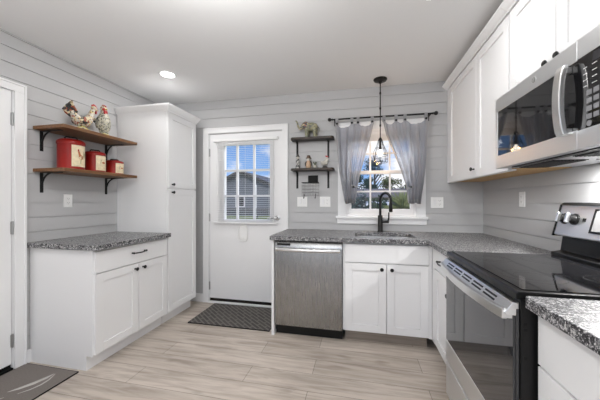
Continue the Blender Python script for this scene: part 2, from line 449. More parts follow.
k = MB(T); k.lathe([(0.03, 0), (0.03, 0.008), (0.011, 0.012), (0.011, 0.035), (0.026, 0.042), (0.028, 0.06), (0.016, 0.07)], (0.74, -0.002, 0.95), 16, 'o')
k.build('door_knob', 'nickel', d2, smooth=True)

# ------------------------------------------------------------------ back door (door_1)
T = TY(D)
casing('trim_4', T, DX0 + 0.008, DX1 - 0.008, 2.044, 0.068)
struct('trim_5', MB(T).box(DX0, DX0 + 0.012, -0.12, 0.001, 0, DH).box(DX1 - 0.012, DX1, -0.12, 0.001, 0, DH).box(DX0, DX1, -0.12, 0.001, DH - 0.012, DH), 'trim')
d1 = empty('door_1', (-1.327, D, 0)); d1['kind'] = 'structure'
sx0, sx1 = DX0 + 0.015, DX1 - 0.015
gx0, gx1, gz0, gz1 = -1.585, -1.015, 1.010, 1.895
s_ = MB(T)
for r in ((sx0, gx0, .055, 2.036), (gx1, sx1, .055, 2.036), (gx0, gx1, .055, gz0), (gx0, gx1, gz1, 2.036)):
    s_.box(r[0], r[1], -0.050, -0.008, r[2], r[3])
s_.build('door_slab', 'trim', d1)
# raised frame around the glass
w = 0.045; fr = MB(T)
for r in ((gx0 - w, gx0, gz0 - w, gz1 + w), (gx1, gx1 + w, gz0 - w, gz1 + w), (gx0, gx1, gz0 - w, gz0), (gx0, gx1, gz1, gz1 + w)):
    fr.box(r[0], r[1], -0.008, 0.004, r[2], r[3])
fr.build('glazing_frame', 'trim', d1, bevel=0.003)
mu = MB(T)
for x in (-1.428, -1.214): mu.box(x - 0.012, x + 0.012, -0.040, -0.012, gz0, gz1)
for z in (1.592, 1.290): mu.box(gx0, gx1, -0.040, -0.0125, z - 0.012, z + 0.012)
mu.build('muntin_grid', 'trim', d1)
MB(T).box(gx0, gx1, -0.029, -0.025, gz0, gz1).build('glass_pane', 'glass', d1)
MB(T).box(DX0, DX1, -0.12, 0.025, 0, 0.022).build('threshold', 'trim', d1, bevel=0.004)
MB(T).box(sx0, sx1, -0.050, -0.004, 0.022, 0.055).build('door_sweep', 'bronze', d1)
for z in (1.815, 1.03, 0.205): hinge(T, DX0 + 0.012, z, d1, 0.001)
lv = MB(T); lc = (-0.922, -0.008, 1.035)
lv.lathe([(0.030, 0), (0.030, 0.008), (0.014, 0.012), (0.012, 0.05)], lc, 18, 'o')
lv.tube([(-0.922, 0.040, 1.035), (-0.95, 0.046, 1.036), (-0.99, 0.046, 1.034), (-1.03, 0.042, 1.030)], [0.010, 0.009, 0.008, 0.006], 10)
lv.build('lever_handle', 'nickel', d1, smooth=True)

# mini blind hung on the back door
bl = thing('mini_blind', 'white mini blind with open slats hung over the back door glass', 'blind', (-1.31, D - 0.005, 1.0))
MB(T).box(-1.712, -0.908, 0.006, 0.040, 1.935, 1.968).build('headrail', 'blind', bl, bevel=0.003)
sl = MB(T)
for i in range(43):
    z = 0.995 + i * 0.0218
    sl.hexa([(-1.66, 0.010, z + .001), (-0.955, 0.010, z + .001), (-0.955, 0.032, z - .001), (-1.66, 0.032, z - .001)],
            [(-1.66, 0.010, z + .0018), (-0.955, 0.010, z + .0018), (-0.955, 0.032, z - .0002), (-1.66, 0.032, z - .0002)])
sl.build('slats', 'blind', bl)
MB(T).box(-1.712, -0.912, 0.006, 0.036, 0.965, 0.983).build('bottom_rail', 'blind', bl, bevel=0.003)
cb = MB(T)
for x in (-1.60, -1.31, -1.02): cb.tube([(x, 0.022, 0.98), (x, 0.022, 1.94)], 0.0012, 6)
cb.build('ladder_cord', 'blind', bl)
wd = MB(T); wd.tube([(-1.655, 0.045, 1.94), (-1.655, 0.045, 1.30)], 0.004, 8); wd.build('tilt_wand', 'blind', bl)
# white plastic loop hanging under the blind
hk = thing('hanging_loop', 'white plastic hook plate hanging on the door below the blind', 'hook', (-1.345, D + 0.008, 0.76))
def rrect(x0, x1, z0, z1, r, n=5):
    out = []
    for cx, cz, a in ((x1 - r, z1 - r, 0), (x0 + r, z1 - r, PI / 2), (x0 + r, z0 + r, PI), (x1 - r, z0 + r, 1.5 * PI)):
        for i in range(n + 1): out.append((cx + r * math.cos(a + PI / 2 * i / n), cz + r * math.sin(a + PI / 2 * i / n)))
    return out
MB(T).prism(rrect(-1.392, -1.298, 0.765, 0.940, 0.035), -0.007, 0.005, 'o').build('back_plate', 'whiteplastic', hk, bevel=0.003)
lp = MB(T); lp.tube([(p[0], 0.012, p[1]) for p in rrect(-1.400, -1.290, 0.757, 0.948, 0.04)], 0.006, 8, closed=True); lp.build('rim', 'whiteplastic', hk, smooth=True)
st = MB(T); st.tube([(-1.345, 0.020, 0.967), (-1.345, 0.016, 0.948)], 0.004, 8); st.build('strap', 'whiteplastic', hk)
st = MB(T); st.tube([(-1.345, 0.004, 0.80), (-1.345, 0.03, 0.79), (-1.345, 0.034, 0.81)], 0.005, 8); st.build('hook', 'whiteplastic', hk)

# ------------------------------------------------------------------ kitchen window (window_1)
w1 = empty('window_1', (0.212, D, 1.07)); w1['kind'] = 'structure'
f_ = MB(T); jw = 0.026
f_.box(WX0, WX0 + jw, -0.12, -0.002, WZ0, WZ1); f_.box(WX1 - jw, WX1, -0.12, -0.002, WZ0, WZ1)
f_.box(WX0 + jw, WX1 - jw, -0.12, -0.002, WZ1 - jw, WZ1); f_.box(WX0 + jw, WX1 - jw, -0.12, -0.002, WZ0, WZ0 + 0.02)
f_.build('window_frame', 'trim', w1)
def sash(name, o0, z0, z1, botw):
    m = MB(T); a0, a1 = WX0 + jw, WX1 - jw; sw = 0.034
    m.box(a0, a0 + sw, o0, o0 + 0.03, z0, z1); m.box(a1 - sw, a1, o0, o0 + 0.03, z0, z1)
    m.box(a0 + sw, a1 - sw, o0, o0 + 0.03, z0, z0 + botw); m.box(a0 + sw, a1 - sw, o0, o0 + 0.03, z1 - 0.036, z1)
    ob = m.build(name, 'trim', w1, bevel=0.002)
    g = MB(T); ga0, ga1, gb0, gb1 = a0 + sw, a1 - sw, z0 + botw, z1 - 0.036
    for i in (1, 2):
        x = ga0 + (ga1 - ga0) * i / 3; g.box(x - 0.009, x + 0.009, o0 + 0.006, o0 + 0.022, gb0, gb1)
    z = (gb0 + gb1) / 2; g.box(ga0, ga1, o0 + 0.0065, o0 + 0.0215, z - 0.009, z + 0.009)
    g.build('muntin_grid', 'trim', ob)
    MB(T).box(ga0, ga1, o0 + 0.012, o0 + 0.016, gb0, gb1).build('glass_pane', 'glass', ob)
sash('lower_sash', -0.055, 1.090, 1.556, 0.055)
sash('upper_sash', -0.090, 1.522, 1.969, 0.036)
# casing, stool and apron
c_ = MB(T); cw = 0.082
c_.box(WX0 - cw, WX0 + .006, 0, 0.018, 1.06, WZ1 + cw); c_.box(WX1 - .006, WX1 + cw, 0, 0.018, 1.06, WZ1 + cw); c_.box(WX0 + .006, WX1 - .006, 0, 0.018, WZ1 - .006, WZ1 + cw)
struct('trim_6', c_, 'trim', bevel=0.002)
s_ = MB(T); s_.box(WX0 - cw - 0.022, WX1 + cw + 0.020, -0.002, 0.040, 1.040, 1.068); s_.box(WX0 - cw - 0.010, WX1 + cw + 0.010, 0, 0.018, 0.985, 1.040)
struct('window_sill', s_, 'trim', bevel=0.004)
# raised cellular blind stacked at the head of the window
rb = thing('raised_blind', 'white blind drawn up to the head of the kitchen window', 'blind', (0.212, D, 1.86))
MB(T).box(WX0 + .03, WX1 - .03, -0.045, -0.006, 1.935, 1.968).build('headrail', 'blind', rb)
st = MB(T)
for i in range(9): st.box(WX0 + .034, WX1 - .034, -0.042, -0.010, 1.872 + i * 0.007, 1.8765 + i * 0.007)
st.build('stacked_slats', 'blind', rb)

# ------------------------------------------------------------------ cabinet helpers
def shaker(T, a0, a1, z0, z1, parent, name='door', st=0.062, t=0.020, flat=False):
    m = MB(T)
    if flat:
        m.box(a0, a1, 0, t, z0, z1)
    else:
        m.box(a0, a0 + st, 0, t, z0, z1); m.box(a1 - st, a1, 0, t, z0, z1)
        m.box(a0 + st, a1 - st, 0, t, z0, z0 + st); m.box(a0 + st, a1 - st, 0, t, z1 - st, z1)
        m.box(a0 + st, a1 - st, 0, t - 0.009, z0 + st, z1 - st)
    return m.build(name, 'cab', parent, bevel=0.0012)
def knob(T, a, z, parent, o=0.020):
    m = MB(T); m.lathe([(0.009, o), (0.006, o + 0.004), (0.005, o + 0.014), (0.013, o + 0.019), (0.0155, o + 0.025), (0.011, o + 0.030)], (a, 0, z), 14, 'o')
    return m.build('knob', 'black', parent, smooth=True)
def pull(T, a, z, L_, parent, o=0.020):
    m = MB(T); h = L_ / 2
    pts = [(a - h + L_ * i / 12, o + 0.022 + 0.010 * math.sin(PI * i / 12), z - 0.004 * math.sin(PI * i / 12)) for i in range(13)]
    m.tube(pts, 0.0055, 8)
    for s in (-1, 1):
        m.tube([(a + s * h * 0.97, o, z), (a + s * h * 0.97, o + 0.024, z)], 0.0065, 8); m.ball((a + s * h, o + 0.022, z), 0.009, 10)
    return m.build('pull_handle', 'bronze', parent, smooth=True)

# ------------------------------------------------------------------ left side: tall cabinet, base cabinet, counter
T = TX(XL, 1)
tc_ = thing('pantry_cabinet', 'tall white two-door pantry cabinet beside the back door', 'cabinet', (XL + 0.3, 2.6, 0))
m = MB(T); m.box(2.362, 2.835, 0.003, 0.590, 0.105, 2.135); m.build('body', 'cab', tc_, bevel=0.001)
MB(T).box(2.372, 2.835, 0.006, 0.535, 0, 0.105).build('toe_kick', 'cab', tc_)
T2 = TX(XL + 0.590, 1)
knob(T2, 2.422, 1.318, shaker(T2, 2.366, 2.831, 0.118, 1.352, tc_)); knob(T2, 2.422, 1.398, shaker(T2, 2.366, 2.831, 1.362, 2.118, tc_))
def crown(mb, path, z0, z1, prof):
    """profile (out, z fraction) swept along path points (a, o) with outward mitre offsets"""
    N = len(path); rings = []
    for i, (pa, po, na, no) in enumerate(path):
        rings.append([mb.v(pa + na * f, po + no * f, z0 + (z1 - z0) * z) for f, z in prof])
    for A, B in zip(rings, rings[1:]):
        for k in range(len(prof)):
            k2 = (k + 1) % len(prof); mb.bm.faces.new((A[k], A[k2], B[k2], B[k]))
    mb.bm.faces.new(rings[0][::-1]); mb.bm.faces.new(rings[-1])
PROF = [(-0.02, 0), (0.006, 0), (0.010, 0.15), (0.022, 0.30), (0.034, 0.55), (0.046, 0.80), (0.048, 1.0), (-0.02, 1.0)]
cm = MB(T); crown(cm, [(2.362, 0.003, -1, 0), (2.362, 0.610, -1, 1), (2.835, 0.610, 1, 1), (2.835, 0.003, 1, 0)], 2.120, 2.192, [(f * 0.75, z) for f, z in PROF])
cm.box(2.36, 2.84, 0.01, 0.612, 2.178, 2.186)
cm.build('crown_moulding', 'cab', tc_)

bc = thing('base_cabinet', 'white base cabinet with a wide drawer under the left granite counter', 'cabinet', (XL + 0.3, 1.98, 0))
MB(T).box(1.595, 2.360, 0.003, 0.590, 0.105, 0.874).build('body', 'cab', bc, bevel=0.001)
MB(T).box(1.595, 2.360, 0.003, 0.535, 0, 0.105).build('toe_kick', 'cab', bc)
dr = shaker(T2, 1.602, 2.352, 0.706, 0.862, bc, 'drawer', flat=True); pull(T2, 1.990, 0.795, 0.135, dr)
dl = shaker(T2, 1.602, 1.992, 0.118, 0.697, bc); knob(T2, 1.955, 0.655, dl)
dl = shaker(T2, 2.000, 2.352, 0.118, 0.697, bc); knob(T2, 2.040, 0.655, dl)
m = MB(T); m.prism([(1.568, 0.002), (1.568, 0.640), (1.576, 0.648), (2.358, 0.648), (2.358, 0.002)], 0.876, 0.914)
tag(m.build('countertop', 'granite', None, bevel=0.003), 'speckled grey granite counter on the left base cabinet below the red canisters', 'countertop')

# ------------------------------------------------------------------ back run: end panel, dishwasher, sink cabinet
T = TY(D)
ep = MB(T); ep.box(-0.792, -0.768, 0.003, 0.612, 0, 0.874)
tag(ep.build('end_panel', 'cab', None, bevel=0.001), 'narrow white panel between the back door and the dishwasher', 'panel')
dw = thing('dishwasher', 'stainless steel dishwasher with a bowed bar handle', 'dishwasher', (-0.455, D - 0.3, 0))
MB(T).box(-0.762, -0.148, 0.05, 0.570, 0.04, 0.868).build('tub', 'blackplastic', dw)
MB(T).box(-0.760, -0.150, 0.50, 0.560, 0.005, 0.092).build('kick_plate', 'blackplastic', dw)
for x in (-0.715, -0.195): MB(T).lathe([(0.008, 0.560), (0.008, 0.563), (0.003, 0.564)], (x, 0, 0.07), 10, 'o').build('screw', 'nickel', dw)
m = MB(T); prof = [(0.570, 0.098), (0.606, 0.098), (0.612, 0.12), (0.614, 0.5), (0.612, 0.80), (0.606, 0.852), (0.596, 0.866), (0.570, 0.866)]
m.prism([(a, z) for a, z in prof], -0.759, -0.151, 'a'); m.build('door', 'steel', dw, smooth=True)
MB(T).box(-0.738, -0.615, 0.6085, 0.6125, 0.826, 0.846).build('vent', 'blackplastic', dw)
m = MB(T); pts = [(-0.745 + 0.58 * i / 14, 0.640 + 0.018 * math.sin(PI * i / 14), 0.797 - 0.002 * math.sin(PI * i / 14)) for i in range(15)]
m.tube(pts, 0.016, 12); hb = m.build('handle', 'bright', dw, smooth=True)
for x in (-0.736, -0.174): MB(T).box(x - 0.010, x + 0.010, 0.606, 0.640, 0.785, 0.809).build('handle_mount', 'bright', hb, bevel=0.002)
fl = MB(T); fl.box(-0.145, -0.128, 0.02, 0.590, 0, 0.874)
sc = thing('sink_cabinet', 'white sink base cabinet under the kitchen window', 'cabinet', (0.21, D - 0.3, 0))
m = MB(T); m.box(-0.145, -0.127, 0.003, 0.590, 0.105, 0.874); m.box(0.552, 0.572, 0.003, 0.590, 0.105, 0.874)
m.box(-0.127, 0.552, 0.003, 0.590, 0.105, 0.125); m.box(-0.127, 0.552, 0.003, 0.02, 0.125, 0.874); m.box(-0.127, 0.552, 0.570, 0.590, 0.125, 0.874)
m.build('body', 'cab', sc)
MB(T).box(0.5515, 0.5735, 0.5905, 0.609, 0.105, 0.874).build('filler_strip', 'cab', sc)
MB(T).box(-0.127, 0.552, 0.45, 0.530, 0, 0.105).build('toe_kick', 'taupe', sc)
T2 = TY(D - 0.590)
shaker(T2, -0.124, 0.549, 0.706, 0.862, sc, 'false_drawer_front', flat=True)
a = shaker(T2, -0.124, 0.217, 0.112, 0.697, sc); knob(T2, 0.180, 0.655, a)
a = shaker(T2, 0.223, 0.549, 0.112, 0.697, sc); knob(T2, 0.261, 0.655, a)

# ------------------------------------------------------------------ right run
T = TX(XR, -1)
cc = thing('corner_cabinet', 'narrow white corner cabinet between the sink cabinet and the range', 'cabinet', (XR - 0.3, 2.1, 0))
MB(T).box(1.835, 2.405, 0.003, 0.590, 0.105, 0.874).build('body', 'cab', cc)
MB(T).box(1.835, 2.405, 0.05, 0.535, 0, 0.105).build('toe_kick', 'cab', cc)
T2 = TX(XR - 0.590, -1)
MB(T2).box(2.318, 2.388, 0, 0.019, 0.105, 0.874).build('filler_strip', 'cab', cc)
a = shaker(T2, 1.842, 2.312, 0.706, 0.862, cc, 'drawer', flat=True); pull(T2, 2.085, 0.785, 0.15, a)
a = shaker(T2, 1.842, 2.312, 0.112, 0.697, cc); knob(T2, 1.935, 0.610, a)
nc = thing('base_cabinet', 'white base cabinet in the right foreground, just past the range', 'cabinet', (XR - 0.3, 0.6, 0))
MB(T).box(0.140, 1.048, 0.003, 0.590, 0.105, 0.874).build('body', 'cab', nc)
MB(T).box(0.140, 1.048, 0.05, 0.535, 0, 0.105).build('toe_kick', 'cab', nc)
a = shaker(T2, 0.144, 1.046, 0.694, 0.862, nc, 'drawer', flat=True); pull(T2, 0.595, 0.78, 0.135, a)
a = shaker(T2, 0.599, 1.046, 0.112, 0.686, nc); knob(T2, 0.64, 0.645, a)
a = shaker(T2, 0.144, 0.593, 0.112, 0.686, nc); knob(T2, 0.55, 0.645, a)
m = MB(); m.prism([(0.536, 0.13), (XR - 0.002, 0.13), (XR - 0.002, 1.052), (0.546, 1.052), (0.536, 1.042)], 0.876, 0.914)
tag(m.build('countertop', 'granite', None, bevel=0.003), 'short speckled granite counter in the right foreground, just past the range', 'countertop')
# L-shaped counter with the sink cut-out
bm = bmesh.new()
outer = [(-0.802, 2.998), (-0.802, 2.362), (-0.792, 2.352), (0.536, 2.352), (0.536, 1.828), (XR - 0.002, 1.828), (XR - 0.002, 2.998)]
SX0, SX1, SY0, SY1 = -0.045, 0.480, 2.445, 2.835
inner = rrect(SX0, SX1, SY0, SY1, 0.07, 6)
edges = []
for loop in (outer, inner):
    vs = [bm.verts.new((x, y, 0.876)) for x, y in loop]
    for i in range(len(vs)): edges.append(bm.edges.new((vs[i], vs[(i + 1) % len(vs)])))
bmesh.ops.triangle_fill(bm, edges=edges, use_beauty=True)
ex = bmesh.ops.extrude_face_region(bm, geom=bm.faces[:])
bmesh.ops.translate(bm, verts=[g for g in ex['geom'] if isinstance(g, bmesh.types.BMVert)], vec=(0, 0, 0.038))
q = MB(); q.bm.free(); q.bm = bm
ct = tag(q.build('countertop', 'granite', None, bevel=0.003), 'L-shaped speckled granite counter with the sink cut into it', 'countertop')
# sink bowl, undermounted
sk = thing('sink', 'stainless undermount sink bowl set into the granite below the window', 'sink', (0.22, 2.64, 0.68))
m = MB(); lo = 0.69
rim = rrect(SX0 - .02, SX1 + .02, SY0 - .02, SY1 + .02, 0.08, 6); i1 = rrect(SX0 - .004, SX1 + .004, SY0 - .004, SY1 + .004, 0.07, 6); i2 = rrect(SX0 + .01, SX1 - .01, SY0 + .01, SY1 - .01, 0.07, 6)
loops = [[m.v(x, y, z) for x, y in L_] for L_, z in ((rim, 0.875), (i1, 0.875), (i2, lo))]
for A, B in zip(loops, loops[1:]):
    for k in range(len(A)): m.bm.faces.new((A[k], A[(k + 1) % len(A)], B[(k + 1) % len(A)], B[k]))
m.bm.faces.new(loops[-1]); o = m.build('bowl', 'bright', sk); o.modifiers.new('thick', 'SOLIDIFY').thickness = 0.0015
MB().lathe([(0.045, lo + .001), (0.045, lo + .004), (0.02, lo + .003)], (0.22, 2.66, 0), 20).build('drain', 'nickel', sk)
# faucet
fc = thing('faucet', 'matte black gooseneck pull-down faucet behind the sink', 'faucet', (0.205, 2.905, 0.914))
fx, fy = 0.205, 2.905
MB().lathe([(0.029, 0.9145), (0.029, 0.920), (0.024, 0.928), (0.024, 1.075), (0.020, 1.085)], (fx, fy, 0), 20).build('body', 'black', fc, smooth=True)
dx, dy = 0.60, -0.80; R = 0.075
pts = [(fx, fy, 1.08), (fx, fy, 1.235)] + [(fx + dx * (R - R * math.cos(t)), fy + dy * (R - R * math.cos(t)), 1.235 + R * math.sin(t)) for t in [PI * i / 12 for i in range(1, 13)]]
ex_, ey_ = pts[-1][0], pts[-1][1]; pts += [(ex_, ey_, 1.20)]
m = MB(); m.tube(pts, 0.013, 12); m.build('spout', 'black', fc, smooth=True)
MB().lathe([(0.014, 1.21), (0.017, 1.19), (0.018, 1.13), (0.015, 1.122)], (ex_, ey_, 0), 16).build('spray_head', 'black', fc, smooth=True)
m = MB(); m.tube([(fx + .015, fy, 1.02), (fx + .085, fy - .01, 1.02)], 0.015, 12); m.tube([(fx + .075, fy - .01, 1.02), (fx + .082, fy - .012, 1.06), (fx + .083, fy - .015, 1.115)], [0.011, 0.008, 0.007], 10)
m.build('lever', 'black', fc, smooth=True)

# ------------------------------------------------------------------ range
rg = thing('range', 'freestanding electric range with black glass cooktop and stainless backguard', 'range', (0.85, 1.441, 0))
RY0, RY1 = 1.060, 1.822
m = MB(); m.box(0.532, XR - 0.05, RY0, RY1, 0.06, 0.895); m.build('body', 'blackplastic', rg)
for y in (RY0 + .05, RY1 - .05):
    for x in (0.60, XR - .12): MB().lathe([(0.02, 0), (0.02, 0.06)], (x, y, 0), 12).build('foot', 'blackplastic', rg)
m = MB(); m.prism([(0.519, 0.897), (0.519, 0.915), (0.527, 0.924), (1.060, 0.924), (1.060, 0.897)], RY0, RY1, 'o')
m.T = WORLD; m.build('cooktop_rim', 'blackplastic', rg, bevel=0.002)
MB().box(0.545, 1.050, RY0 + .016, RY1 - .016, 0.9245, 0.9275).build('cooktop_glass', 'gloss', rg)
def ring(mb, c, r, w, z, n=40):
    A = [mb.v(c[0] + (r - w) * math.cos(2 * PI * k / n), c[1] + (r - w) * math.sin(2 * PI * k / n), z) for k in range(n)]
    B = [mb.v(c[0] + r * math.cos(2 * PI * k / n), c[1] + r * math.sin(2 * PI * k / n), z) for k in range(n)]
    for k in range(n): mb.bm.faces.new((A[k], A[(k + 1) % n], B[(k + 1) % n], B[k]))
for c, r in (((0.68, 1.27), 0.105), ((0.68, 1.62), 0.085), ((0.93, 1.26), 0.075), ((0.93, 1.63), 0.105)):
    m = MB(); ring(m, c, r, 0.003, 0.9277); ring(m, c, r * 0.62, 0.002, 0.9277); m.build('burner_ring', 'ringgrey', rg)
# backguard: dark lower section and slanted stainless control panel
m = MB(); m.prism([(1.060, 0.90), (1.060, 0.945), (1.105, 0.955), (1.118, 1.050), (XR - .03, 1.050), (XR - .03, 0.90)], RY0 + .004, RY1 - .004, 'o'); m.build('backguard_base', 'blackplastic', rg, bevel=0.003)
P0, P1 = Vector((1.072, 1.045)), Vector((1.113, 1.205))
m = MB(); m.prism([(P0.x, P0.y), (P1.x, P1.y), (1.128, 1.216), (XR - .03, 1.216), (XR - .03, 1.040), (1.080, 1.040)], RY0 + .006, RY1 - .006, 'o'); m.build('control_panel', 'steel_h', rg, bevel=0.004)
m = MB()
for y0, y1 in ((RY0, RY0 + .008), (RY1 - .008, RY1)):
    m.prism([(1.066, 1.036), (1.108, 1.210), (1.126, 1.222), (XR - .028, 1.222), (XR - .028, 1.034)], y0, y1, 'o')
m.prism([(1.106, 1.208), (1.126, 1.222), (XR - .028, 1.222), (XR - .028, 1.217), (1.127, 1.2165), (1.112, 1.206)], RY0 + .008, RY1 - .008, 'o')
m.build('backguard_trim', 'blackplastic', rg)
dirp = (P1 - P0).normalized(); nrm = Vector((-dirp.y, dirp.x))
def panel(u, out):           # point on the slanted panel: u up the slope, out away from it
    p = P0 + dirp * u + nrm * out; return p.x, p.y
def slab(mb, y0, y1, u0, u1, o0, o1):
    q = [panel(u0, o0), panel(u1, o0), panel(u1, o1), panel(u0, o1)]
    mb.prism([q[0], q[1], q[2], q[3]], y0, y1, 'o')
for y in (1.757, 1.690, 1.192, 1.125):
    kb = MB(); pts = []; cx, cz = panel(0.092, 0.001); ex2, ez2 = panel(0.092, 0.012)
    A = Vector((cx, y, cz)); N = Vector((nrm.x, 0, nrm.y))
    kb.tube([A, A + N * 0.006, A + N * 0.008, A + N * 0.030], [0.030, 0.030, 0.024, 0.021], 20)
    kn = kb.build('knob', 'blackplastic', rg, smooth=True)
    g = MB(); slab(g, y - 0.007, y + 0.007, 0.092 - 0.026, 0.092 + 0.026, 0.028, 0.046); g.build('grip', 'bright', kn, bevel=0.003)
m = MB(); slab(m, 1.310, 1.585, 0.030, 0.150, -0.002, 0.002); m.build('display', 'blackplastic', rg)
m = MB(); slab(m, 1.330, 1.570, 0.040, 0.140, 0.002, 0.004); m.build('display_window', 'greyplastic', rg, bevel=0.002)
m = MB(); slab(m, 1.622, 1.642, 0.083, 0.101, 0.0, 0.0015); m.build('burner_mark', 'blackplastic', rg)
# oven door: stainless surround, smoked glass, vented top trim, bowed handle
od = MB()
od.box(0.522, 0.531, RY0 + .006, RY1 - .006, 0.27, 0.862)
od = od.build('oven_door', 'edgegrey', rg, bevel=0.002)
MB().box(0.514, 0.522, RY0 + .012, RY1 - .012, 0.395, 0.838).build('window', 'ovenglass', od)
MB().box(0.512, 0.5222, RY0 + .008, RY1 - .008, 0.275, 0.393).build('lower_band', 'steel_h', od, bevel=0.002)
m = MB(); m.prism([(0.492, 0.838), (0.487, 0.846), (0.512, 0.882), (0.531, 0.884), (0.531, 0.838)], RY0 + .008, RY1 - .008, 'o'); m.build('top_trim', 'bright', od, bevel=0.002)
m = MB()
for i in range(5):
    y0 = RY0 + 0.10 + i * 0.118
    for u0, u1 in ((0.25, 0.42), (0.58, 0.75)):
        q = lambda u: (0.487 + 0.025 * u - 0.0008, 0.846 + 0.036 * u + 0.0006)
        a, c = q(u0), q(u1); m.prism([a, c, (c[0] + .002, c[1] - .001), (a[0] + .002, a[1] - .001)], y0, y0 + 0.095, 'o')
m.build('vent_slots', 'blackplastic', od)
m = MB(); N = 18; y0, y1 = RY0 + .014, RY1 - .014
front = []; back = []
for i in range(N + 1):
    t = i / N; y = y0 + (y1 - y0) * t; bow = math.sin(PI * t)
    front.append((0.482 - 0.030 * bow ** 0.8, y)); back.append((0.498 - 0.028 * bow ** 0.8, y))
loop = front + back[::-1]
m.prism(loop, 0.822, 0.858, 'z'); hb = m.build('handle', 'bright', od, bevel=0.003)
for q in (y0 + 0.001, y1 - 0.031): MB().box(0.496, 0.522, q, q + 0.03, 0.824, 0.856).build('handle_mount', 'bright', hb, bevel=0.002)
m = MB(); m.box(0.514, 0.531, RY0 + .008, RY1 - .008, 0.065, 0.258); m.build('storage_drawer', 'steel_h', rg, bevel=0.003)
for z in (0.815, 0.795, 0.70): MB().box(0.540, 0.550, RY0 - .0008, RY0 + .001, z - .005, z + .005).build('side_screw', 'rubber', rg)

# ------------------------------------------------------------------ upper cabinets
T = TX(XR, -1); T2 = TX(XR - 0.305, -1)
uc = thing('wall_cabinet', 'white two-door upper cabinet in the corner left of the microwave', 'cabinet', (XR - 0.16, 2.4, 1.41))
MB(T).box(1.836, 2.997, 0.003, 0.305, 1.425, 2.36).build('body', 'cab', uc)
m = MB(T); m.box(1.838, 2.995, 0.010, 0.303, 1.4185, 1.4245); m.build('bottom_panel', 'rawwood', uc)
m = MB(T); m.box(1.836, 2.997, 0.285, 0.305, 1.410, 1.4185); m.build('bottom_rail', 'cab', uc)
MB(T2).box(2.935, 2.997, 0, 0.019, 1.410, 2.345).build('filler_strip', 'cab', uc)
a = shaker(T2, 2.303, 2.932, 1.411, 2.335, uc); knob(T2, 2.335, 1.475, a)
a = shaker(T2, 1.842, 2.297, 1.411, 2.335, uc)
m = MB(T); crown(m, [(2.998, 0.325, 0, 1), (1.836, 0.325, 0, 1)], 2.343, 2.388, PROF); m.build('crown_moulding', 'cab', uc)
u2 = thing('wall_cabinet', 'short white two-door upper cabinet above the microwave', 'cabinet', (XR - 0.16, 1.44, 1.83))
MB(T).box(1.062, 1.832, 0.003, 0.305, 1.832, 2.36).build('body', 'cab', u2)
a = shaker(T2, 1.443, 1.824, 1.836, 2.335, u2); knob(T2, 1.478, 1.868, a)
a = shaker(T2, 1.068, 1.437, 1.836, 2.335, u2); knob(T2, 1.402, 1.868, a)
m = MB(T); crown(m, [(1.834, 0.325, 0, 1), (1.062, 0.325, 0, 1)], 2.343, 2.388, PROF); m.build('crown_moulding', 'cab', u2)

# ------------------------------------------------------------------ microwave
mw = thing('microwave', 'stainless over-the-range microwave with black glass door', 'microwave', (XR - 0.2, 1.44, 1.42))
XF = 0.784; MY0, MY1, MZ0, MZ1 = 1.064, 1.822, 1.420, 1.824
MB().box(XF + 0.03, XR - 0.004, MY0, MY1, MZ0 + 0.012, MZ1).build('case', 'blackplastic', mw)
# underside: grey pan, grease filters, lamp lens
MB().box(XF + 0.012, XR - 0.006, MY0 + .004, MY1 - .004, MZ0 + 0.002, MZ0 + 0.013).build('underside_pan', 'steel_h', mw)
for y0, y1 in ((1.10, 1.38), (1.50, 1.78)):
    m = MB(); m.box(XF + 0.10, XF + 0.24, y0, y1, MZ0 - 0.001, MZ0 + 0.002)
    for i in range(9): m.box(XF + 0.105 + i * .015, XF + 0.112 + i * .015, y0 + .006, y1 - .006, MZ0 - 0.004, MZ0 - 0.001)
    m.build('grease_filter', 'blackplastic', mw)
MB().box(XF + 0.045, XF + 0.075, 1.12, 1.74, MZ0 - 0.003, MZ0 + 0.002).build('intake_grille', 'blackplastic', mw)
MB().box(XF + 0.28, XF + 0.33, 1.36, 1.52, MZ0 - 0.002, MZ0 + 0.002).build('lamp_lens', 'whiteplastic', mw)
light('backsplash_fill', 'AREA', (XF + 0.305, 1.44, MZ0 - 0.006), (0, 0, 0), BACKSPLASH_FILL_W, (1, .99, .975), shape='RECTANGLE', size=0.05, size_y=0.16)  # added fill under the microwave, brightens the right wall
# front: stainless frame of the door
DS = 1.203
WZa, WZb = 1.492, 1.748
dm = MB()
dm.box(XF, XF + 0.03, DS + .001, MY1, WZb, MZ1); dm.box(XF, XF + 0.03, DS + .001, MY1, MZ0, WZa); dm.box(XF, XF + 0.03, MY1 - 0.022, MY1, WZa, WZb)
md = dm.build('door', 'steel_h', mw, bevel=0.0015)
MB().box(XF + 0.003, XF + 0.03, DS + .001, MY1 - 0.022, WZa, WZb).build('window', 'gloss', md)
m = MB(); N = 16; pts = []
f_ = []; b_ = []
for i in range(N + 1):
    t = i / N; z = 1.480 + 0.266 * t; bow = math.sin(PI * t) ** 0.6
    f_.append((XF - 0.030 - 0.016 * bow, z)); b_.append((XF - 0.012 - 0.015 * bow, z))
m.prism(f_ + b_[::-1], 1.222, 1.262, 'o')
for z in (1.495, 1.728): m.box(XF - 0.018, XF + 0.004, 1.230, 1.254, z - .012, z + .012)
m.build('handle', 'bright', md, bevel=0.003)
m = MB(); m.lathe([(0.015, XF + .001), (0.015, XF - .0015), (0.012, XF - .002)], (0, 1.455, 1.787), 24, 'a'); bd = m.build('badge', 'bright', md)
m = MB()
m.tube([(XF - .0022, 1.455 + .0115 * math.cos(2 * PI * i / 24), 1.787 + .0115 * math.sin(2 * PI * i / 24)) for i in range(24)], 0.001, 6, closed=True)
